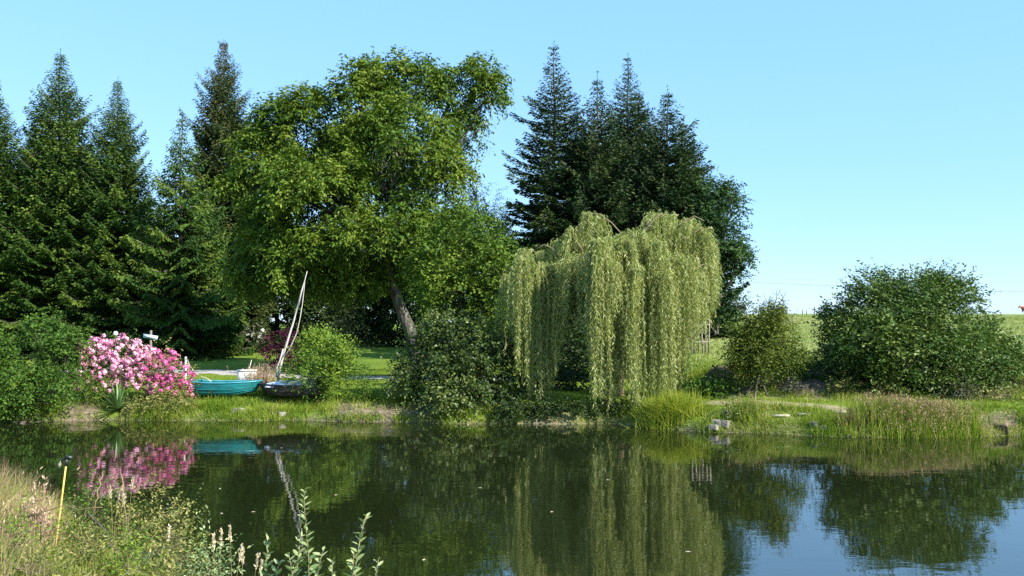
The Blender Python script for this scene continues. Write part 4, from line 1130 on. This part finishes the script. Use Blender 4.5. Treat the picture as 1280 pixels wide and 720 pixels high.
def make_boat(name, label, loc, rz, L, Bw, Hh, mat, rim, tilt=0.0):
    t = thing(name, loc, label, 'rowing boat', None, rz)
    t.rotation_euler = (tilt, 0, rz)
    O, I, half, top, u = hull(L, Bw, Hh)
    n, m = O.shape[:2]
    mb = MB()
    i = np.arange(n - 1)[:, None] * m; j = np.arange(m - 1)[None]
    Q = np.stack([i + j, i + j + 1, i + m + j + 1, i + m + j], -1).reshape(-1, 4)
    mb.add(O.reshape(-1, 3), Q[:, ::-1]); mb.add(I.reshape(-1, 3), Q)
    mb.build('hull', mat, t, True)
    tb = MB()   # transom board
    V = np.concatenate([O[0], O[0] + [.035, 0, 0]]); k = np.arange(m - 1)
    Qs = np.stack([k, k + 1, k + m + 1, k + m], -1)
    Tn = np.array([[0, a, a + 1] for a in range(1, m - 1)])
    tb.add(V, Qs, np.concatenate([Tn, Tn[:, ::-1] + m]))
    tb.build('transom', mat, t)
    gb_ = MB()
    for sd in (0, m - 1):
        gb_.tube(O[:, sd] + [0, 0, .01], .026, 6)
    gb_.tube(O[0][[0, m // 2 - 3, m - 1]] * [1, 1, 0] + [0, 0, O[0, 0, 2] + .01], .024, 6)
    gb_.build('gunwale', rim, t, True)
    st = MB()
    for k in range(1, 4):   # lapped strakes
        for sgn in (1, -1):
            c = int((m - 1) / 2 + sgn * (2 + k))
            st.tube(O[1:-1, min(max(c, 0), m - 1)] + [0, sgn * .004, -.0], .009, 4)
    st.build('strake', mat, t, True)
    for uu in (.22, .52):
        ii = int(uu * (n - 1))
        MB().box([O[ii, 0, 0], 0, top[ii] * .72], [.2, half[ii] * 1.86, .03]).build('seat', rim, t)
    return t

b_ = gpt(281, 31.6)
teal = make_boat('teal_boat', 'teal rowing boat pulled up on the lawn beside pink flowers', P(279, 493, 31.6) - [0, 0, .05], -.10, 2.2, 1.15, .50, M['teal'], M['teal_rim'])
dk = make_boat('dark_boat', 'dark hulled small boat under a pale tarp behind the bright bush', P(368, 495, 31.4) - [0, 0, .03], PI - .1, 2.0, 1.1, .44, M['dark_hull'], M['dark_hull'])
# tarp on the dark boat
rng = np.random.default_rng(171)
tx, ty = np.meshgrid(np.linspace(-.85, .8, 26), np.linspace(-.52, .52, 16))
tz = .50 + .10 * np.exp(-((tx - .1) / .4) ** 2 - (ty / .3) ** 2) + .05 * vnoise(tx, ty, .22, 12) - .22 * np.abs(ty / .52) ** 4 * .5
ti = np.arange(tx.size).reshape(tx.shape)
tq = np.stack([ti[:-1, :-1], ti[:-1, 1:], ti[1:, 1:], ti[1:, :-1]], -1).reshape(-1, 4)
tv = np.stack([tx.ravel(), ty.ravel(), tz.ravel()], 1)
tv = np.concatenate([tv, tv - [0, 0, .012]])
tp_ = mesh_np('tarp', tv @ rot_euler(0, 0, -.1).T + (P(368, 495, 31.4) - [0, 0, .03]), np.concatenate([tq, tq[:, ::-1] + tx.size]), mat=M['tarp'], smooth=True)
tag(tp_, 'crumpled blue and white tarp lying over the dark boat', 'tarp')

# leaning bare stems
t = thing('bare_trunk', gpt(347, 32.6), 'thin bleached bare trunk leaning over behind the dark boat', 'dead tree')
b0 = np.array(t.location)
main = np.array([b0 - [0, 0, .2]] + [P(a, c, 32.6) for a, c in [(348, 470), (353, 448), (360, 424), (367, 402), (372, 384), (377, 364), (381, 350), (384, 339)]]) - b0
MB().tube(main, [.05, .046, .042, .038, .034, .03, .026, .018, .01], 8).build('stem', M['grey_wood'], t, True)
sec = np.array([P(a, c, 32.45) for a, c in [(355, 447), (363, 434), (371, 416), (375, 398), (378, 380), (380, 362), (381, 352)]]) - b0
MB().tube(sec, [.02, .019, .018, .017, .016, .014, .01], 6).build('side_stem', M['grey_wood'], t, True)
sec = np.array([P(a, c, 32.5) for a, c in [(346, 472), (346, 460), (350, 450), (354, 436)]]) - b0
MB().tube(sec, [.04, .036, .03, .022], 6).build('side_stem', M['grey_wood'], t, True)

# white panel, sign, posts
c = gpt(310, 34.6)
pn = thing('white_box', c, 'small white box standing in the grass behind the teal boat', 'box', None, .12)
MB().box([0, 0, .30], [.66, .42, .62]).build('body', M['white_paint'], pn)
MB().box([0, 0, .635], [.72, .48, .045]).build('lid', M['white_paint'], pn)
c0 = gpt(311, 35.0); st = np.array([[-.1, 0, -.1], [.0, .02, .5], [.12, .03, .98]])
tag(MB().tube(st + c0, [.02, .018, .015], 6).build('leaning_stake', M['grey_wood']), 'thin leaning stake behind the white box', 'stake')

zc = gpt(189, 36)
sg = thing('sign', zc, 'small tilted blue grey sign board on a post behind pink flowers', 'sign', None, .05)
top = P(189, 413, 36)[2] - zc[2]
MB().box([0, .03, top / 2 - .1], [.07, .07, top + .1 + .1]).build('post', M['post'], sg)
MB().box([0, -.03, P(188, 421, 36)[2] - zc[2]], [.56, .03, .15], rot_euler(0, .16, 0)).build('board', M['sign'], sg)
MB().box([0, -.05, P(188, 421, 36)[2] - zc[2]], [.44, .012, .045], rot_euler(0, .16, 0)).build('panel', M['white_paint'], sg)

c = gpt(145, 33)
sp_ = thing('garden_ornament', c, 'white round ornament on a thin stick above the pink flowers', 'ornament')
hh = P(145, 417, 33)[2] - c[2]
MB().tube([[0, 0, -.1], [0, 0, hh]], .012, 6).build('stick', M['post'], sp_)
a_ = np.linspace(0, PI, 9); MB().tube(np.stack([0 * a_, 0 * a_, hh - .085 * np.cos(a_)], 1), .085 * np.sin(a_) + .002, 10).build('ball', M['white_paint'], sp_, True)

c = gpt(233, 33.5)
hh = P(233, 446, 33.5)[2] - c[2]
tag(MB().tube(np.array([[0, 0, -.1], [0, 0, hh * .5], [0, 0, hh]]) + c, [.035, .033, .03], 7).build('mooring_post', M['white_paint'], smooth=True), 'white mooring post on the lawn behind the teal boat', 'post')
rp = np.array([P(233, 447, 33.5), P(237, 457, 33.0), P(244, 466, 32.6), P(252, 471, 32.2), P(260, 474, 31.9), P(264, 477, 31.8)])
tag(MB().tube(rp, .016, 6).build('rope', M['rope'], smooth=True), 'pale rope hanging from the white mooring post to the teal boat', 'rope')
for px, py0, Y, lab in [(1034, 430, 33.2, 'dark weathered post under the edge of the large dark bush'), ]:
    c = gpt(px, Y); hh = P(px, py0, Y)[2] - c[2]
    tag(MB().tube(np.array([[0, 0, -.2], [0, 0, hh * .5], [.01, 0, hh]]) + c, [.085, .08, .075], 8).build('post', M['bark'], smooth=True), lab, 'post')

# horizon fence posts and the old picket boards by the willow
for px, top, Y, lab in [(984, 384, 93, 'thin fence post on the skyline, tallest of the row'), (1003, 387, 94, 'slim fence post on the skyline beside the tallest post'), (1008, 388, 96, 'short slim fence post on the skyline in the middle of the row'),
                        (1018, 385, 93, 'fence post on the skyline before the last post'), (1031, 385, 93, 'last fence post on the skyline next to the large bush')]:
    c = gpt(px, Y); hh = P(px, top, Y)[2] - c[2]
    tag(MB().tube(np.array([[0, 0, -.3], [0, 0, hh * .6], [.01, 0, hh]]) + c, [.055, .05, .045], 6).build('fence_post', M['post'], smooth=True), lab, 'fence post', 'fence posts on the skyline')
fn = thing('picket_fence', gpt(874, 38), 'weathered grey picket boards showing through the willow strands', 'fence')
for k in range(6):
    px = 864 + k * 4.4; c = gpt(px, 38 + .05 * k); hh = P(px, 398 + 5 * math.sin(k * 2.3), 38)[2] - c[2]
    MB().box(c - np.array(fn.location) + [0, 0, hh / 2 - .1], [.06, .03, hh + .1], rot_euler(0, .04 * math.sin(k * 1.7), 0)).build('picket', M['post'], fn)
for z_ in (.4, 1.1):
    MB().box(np.array([0, .04, z_ + .1]), [.85, .03, .05]).build('rail', M['post'], fn)

# power line
a, b = P(700, 341, 118), P(1420, 368, 118)
pts = curve(a, b, 24, -.35)
tag(MB().tube(pts, .017, 5).build('power_line', M['wire'], smooth=True), 'single overhead power line crossing the sky above the pasture', 'wire')

# planks and stones on the bank
for k, (px, py, Y, L, rz_, lab) in enumerate([(975, 515.5, 27.1, .55, .05, 'pale plank lying flat at the lawn edge by the brown rushes'), (1006, 515.5, 27.1, .5, -.03, 'middle pale plank lying at the lawn edge'), (1050, 515, 27.0, .5, -.12, 'pale plank lying at the lawn edge near the tall grass')]):
    c = P(px, py, Y); c[2] = gz(c[0], c[1]) + .05
    tag(MB().box(c, [L, .16, .045], rot_euler(.1, 0, rz_)).build('plank', M['plank']), lab, 'plank', 'planks along the lawn edge')

def stone(px, py, Y, s, seed, label, blocky=.6, mat='stone', group='stones on the far bank'):
    rng = np.random.default_rng(seed)
    bm = bmesh.new(); bmesh.ops.create_icosphere(bm, subdivisions=3, radius=1.0)
    pl = unit(np.concatenate([np.array([[1, 0, 0], [-1, 0, 0], [0, 1, 0], [0, -1, 0], [0, 0, 1], [0, 0, -1]]) + .12 * rng.normal(size=(6, 3)), rng.normal(size=(4, 3))])); dd = np.concatenate([rng.uniform(.5, .62, 6), rng.uniform(.7, .85, 4)])
    for v in bm.verts:
        q = np.array(v.co)
        for n_, d_ in zip(pl, dd):
            e = q @ n_ - d_
            if e > 0: q = q - n_ * e * .92
        q = q * (1 + .05 * vnoise(q[0] * 3 + seed, q[1] * 3 + q[2], .7, seed))
        v.co = Vector((q * np.array(s) * .72).tolist())
    me = bpy.data.meshes.new('stone'); bm.to_mesh(me); bm.free(); me.materials.append(M[mat])
    o = bpy.data.objects.new('stone', me); COL.objects.link(o)
    c = P(px, py, Y); o.location = [float(c[0]), float(c[1]), float(max(c[2], .04))]; o.rotation_euler = (0, 0, rng.random() * 3)
    return tag(o, label, 'stone', group)
stone(896, 529, 26.9, (.36, .30, .24), 1, 'squared white stone at the water edge beside the sedge')
stone(892, 534, 26.7, (.28, .26, .18), 2, 'flat pale stone wedged under the squared white stone')
stone(906, 530, 26.85, (.36, .34, .28), 3, 'larger rounded pale stone next to the squared white stone')
stone(1018, 531, 26.2, (.30, .28, .24), 4, 'pale jagged stone at the foot of the bank below the planks')
stone(1028, 535, 26.0, (.22, .2, .16), 5, 'small pale stone touching the water below the planks')
stone(297, 514, 30.25, (.42, .36, .22), 6, 'buff stone in the bank grass below the teal boat')
stone(352, 518, 30.1, (.36, .3, .2), 7, 'grey buff stone in the bank grass below the dark boat')
stone(1232, 534, 26.3, (.55, .45, .34), 8, 'brown earthy boulder at the water edge past the tall grass', mat='dirt_pile')
stone(1250, 536, 26.2, (.5, .45, .34), 9, 'second brown earthy boulder, closest to the picture edge', mat='dirt_pile')

# litter heaps on the field bank
def heap(px, Y, sx_, sy_, h, seed, label):
    base = gpt(px, Y); n = 40
    u, v = np.meshgrid(np.linspace(-1, 1, n), np.linspace(-1, 1, n))
    r = np.sqrt(u * u + v * v)
    z = h * np.clip(1 - r ** 2, -.2, 1) + .09 * vnoise(u, v, .16, seed) + .05 * vnoise(u, v, .07, seed + 1)
    xw, yw = base[0] + u * sx_, base[1] + v * sy_
    zz = height(xw, yw) + np.where(r < 1, z, -.25)
    ii = np.arange(n * n).reshape(n, n)
    return tag(mesh_np('litter_heap', np.stack([xw.ravel(), yw.ravel(), zz.ravel()], 1), np.stack([ii[:-1, :-1], ii[:-1, 1:], ii[1:, 1:], ii[1:, :-1]], -1).reshape(-1, 4), mat=M['dirt_pile'], smooth=True), label, 'heap')
bush('bramble', 'dark bramble mass added as shade left of the post'.replace('left of', 'beside'), 1012, 30.6, [(1015, 480, 36, 12, 0), (990, 486, 20, 9, -.2), (1048, 480, 26, 13, .3)], 'darkwood', per=16, tw=4, lv=6, tl=(.2, .4), ls=(.08, .055), trunk_r=.014, seed=76, stems=3, inner=.3, cat='plant')  # added dark foliage standing in for the deep shade beside the large bush
heap(1015, 29.9, 1.3, .6, .22, 3, 'brown heap of dead leaves and cuttings in the shade of the large bush')
heap(900, 31.0, .6, .5, .35, 6, 'small dry brown heap on the field bank behind the willow')
bush('nettle_patch', 'fresh green nettles at the foot of the field bank by the willow', 893, 29.8, [(880, 486, 18, 12, 0), (905, 480, 14, 14, .2), (895, 494, 20, 8, -.3)], 'shrub', per=22, tw=4, lv=6, tl=(.12, .3), ls=(.09, .05), trunk_r=.012, seed=72, stems=4, inner=.3, droop=-.3, cat='plant')
bush('bramble', 'straggling bramble on the bank under the large dark bush', 1240, 28.4, [(1225, 500, 30, 10, 0), (1262, 505, 22, 10, 0)], 'weed', per=12, tw=4, lv=6, tl=(.2, .4), ls=(.07, .045), trunk_r=.014, seed=73, stems=3, inner=.3, cat='plant')
bush('bank_plant', 'low green plant hanging over the water at the picture edge', 1278, 26.4, [(1278, 528, 18, 12, 0)], 'lime', per=22, tw=4, lv=6, tl=(.12, .25), ls=(.07, .03), trunk_r=.012, seed=74, stems=3, inner=.3, cat='plant')
bush('bank_plant', 'dark leafy plant on the bank beside the brown rushes', 915, 27.2, [(908, 518, 16, 8, 0), (925, 516, 10, 8, 0)], 'alder', per=22, tw=4, lv=6, tl=(.12, .25), ls=(.07, .045), trunk_r=.012, seed=75, stems=3, inner=.3, cat='plant')

for k, (px, py, w_, h_, lab) in enumerate([(645, 512, 24, 14, 'dark ivy added as bank shade beside the big overhanging bush'), (690, 516, 26, 11, 'dark ivy added as bank shade below the willow'),
                                  (735, 518, 24, 10, 'dark ivy added as bank shade where the longest willow strands end'), (778, 520, 20, 10, 'dark ivy added as bank shade between the willow strands and the sedge')]):
    bush('shade_ivy', lab, px, 29.35, [(px, py, w_, h_, -.1), (px - w_ * .5, py + 3, w_ * .7, h_ * .8, -.2)], 'darkwood', per=24, tw=4, lv=6, tl=(.12, .3), ls=(.09, .06), trunk_r=.012, seed=760 + k, stems=3, inner=.3, droop=.5, ldroop=.5, cat='plant', group='ivy on the bank under the willow')  # dark leaves added to give the bank below the willow its shade
for k, (px, Y, w_, h_, m_, lab) in enumerate([(955, 30.2, 16, 9, 'weed', 'scruffy weed on the litter slope below the small layered tree'), (985, 29.3, 14, 8, 'grey_leaf', 'dry greyish weed by the brown heap'), (1050, 29.2, 18, 9, 'weed', 'weed at the foot of the large dark bush near the post'),
                                  (1005, 31.8, 18, 9, 'shrub', 'green weed behind the brown heap'), (925, 31.6, 16, 10, 'grey_leaf', 'greyish dry plant on the field bank next to the nettles'), (1100, 28.9, 22, 9, 'weed', 'weed in the shade behind the tall grass stand'), (1195, 28.6, 24, 9, 'grey_leaf', 'pale dry weeds behind the end of the tall grass stand')]):
    c_ = gpt(px, Y); pc = YH + F_ * (CAMZ - c_[2]) / Y
    bush('bank_weed', lab, px, Y, [(px, pc - h_, w_, h_, 0), (px + w_ * .6, pc - h_ * .6, w_ * .6, h_ * .7, .1)], m_, per=22, tw=4, lv=6, tl=(.12, .3), ls=(.075, .04), trunk_r=.012, seed=780 + k, stems=3, inner=.3, droop=-.2, cat='weed', group='weeds on the field bank')
x, y = scatter(60000, 6, 24, 28.3, 33.5, 1.5, 9, rg, lambda x, y, d: smooth(-.2, .5, vnoise(x, y, .8, 190)) * .8)
V, Q, tt = blades(on_ground(x, y), .24, .014, rg, .5, 2, .6, tint=np.clip(.6 + .3 * vnoise(x, y, .7, 191) + .25 * rg.normal(size=len(x)), 0, 1))
tag(mesh_np('rough_grass', V, Q, mat=M['grass'], tint=tt), 'patchy rough grass on the litter bank below the pasture', 'grass', kind='stuff')

# ------------------------------------------------------------------ cow on the skyline
def cow(px, Y):
    c = gpt(px, Y)
    t = thing('cow', c, 'brown and white cow grazing on the skyline at the picture edge', 'cow', None, PI + .15)
    me = bpy.data.meshes.new('body'); ob = bpy.data.objects.new('body', me); COL.objects.link(ob); ob.parent = t
    V = [(0, 0, 1.05), (.45, 0, 1.08), (.75, 0, 1.12), (1.05, 0, 1.28), (1.25, 0, 1.38), (1.5, 0, 1.22), (1.65, 0, 1.1),
         (-.45, 0, 1.06), (-.75, 0, 1.12), (-.88, 0, 1.15), (-.98, 0, .85), (-.98, 0, .5)]
    E = [(0, 1), (1, 2), (2, 3), (3, 4), (4, 5), (5, 6), (0, 7), (7, 8), (8, 9), (9, 10), (10, 11)]
    r = [.40, .39, .33, .2, .17, .12, .09, .38, .32, .08, .03, .05]
    def leg(root, pts):
        k = root
        for (q, rr) in pts:
            V.append(q); r.append(rr); E.append((k, len(V) - 1)); k = len(V) - 1
    for sd in (-.2, .2):
        leg(2, [((.70, sd, .75), .14), ((.70, sd, .45), .075), ((.70, sd, .12), .055), ((.75, sd, .02), .06)])
        leg(8, [((-.68, sd, .78), .17), ((-.60, sd, .62), .12), ((-.80, sd, .40), .065), ((-.74, sd, .1), .055), ((-.68, sd, .02), .06)])
        leg(4, [((1.2, sd * 1.0, 1.46), .05)])
    me.from_pydata(V, E, []); me.materials.append(M['cow'])
    sk = ob.modifiers.new('skin', 'SKIN'); me.update()
    for i, rr in enumerate(r): me.skin_vertices[0].data[i].radius = (rr, rr)
    me.skin_vertices[0].data[0].use_root = True
    sub = ob.modifiers.new('sub', 'SUBSURF'); sub.levels = sub.render_levels = 2
    return t
cow(1284, 150)

# ------------------------------------------------------------------ light, sky, camera
SUN = unit(np.array([.69, -.47, .59]))
el = math.asin(SUN[2]); az = math.atan2(SUN[0], SUN[1])
sd = bpy.data.lights.new('sun', 'SUN'); sd.energy = 5.0; sd.angle = math.radians(.53); sd.color = (1.0, .95, .86)
so = bpy.data.objects.new('sun', sd); COL.objects.link(so)
so.rotation_euler = Vector((-SUN).tolist()).to_track_quat('-Z', 'Y').to_euler(); so.location = (20, -20, 30)
wd = bpy.data.worlds.new('World'); sc.world = wd; wd.use_nodes = True
nt = wd.node_tree
sky = nt.nodes.new('ShaderNodeTexSky'); sky.sky_type = 'NISHITA'; sky.sun_disc = False
sky.sun_elevation = el; sky.sun_rotation = az; sky.altitude = 200; sky.air_density = 1.0; sky.dust_density = .15; sky.ozone_density = 1.0
tint = nt.nodes.new('ShaderNodeMix'); tint.data_type = 'RGBA'; tint.blend_type = 'MIX'; tint.inputs['Factor'].default_value = .66
tint.inputs[7].default_value = (1.4, 3.35, 6.0, 1)
nt.links.new(sky.outputs[0], tint.inputs[6])
bg = nt.nodes['Background']; nt.links.new(tint.outputs[2], bg.inputs['Color']); bg.inputs['Strength'].default_value = .105

cd = bpy.data.cameras.new('camera'); cam = bpy.data.objects.new('camera', cd); COL.objects.link(cam)
cam.location = (0, 0, CAMZ); cam.rotation_euler = (PI / 2 + TH, 0, 0)
cd.sensor_width = 36; cd.lens = 36 * F_ / W_; cd.clip_start = .1; cd.clip_end = 3000
sc.camera = cam
vs = sc.view_settings; vs.view_transform = 'Standard'; vs.look = 'None'; vs.gamma = 1; vs.exposure = 1.22; vs.use_curve_mapping = False
sc.cycles.max_bounces = 6; sc.cycles.diffuse_bounces = 3; sc.cycles.glossy_bounces = 3; sc.cycles.transmission_bounces = 4
sc.cycles.use_denoising = False
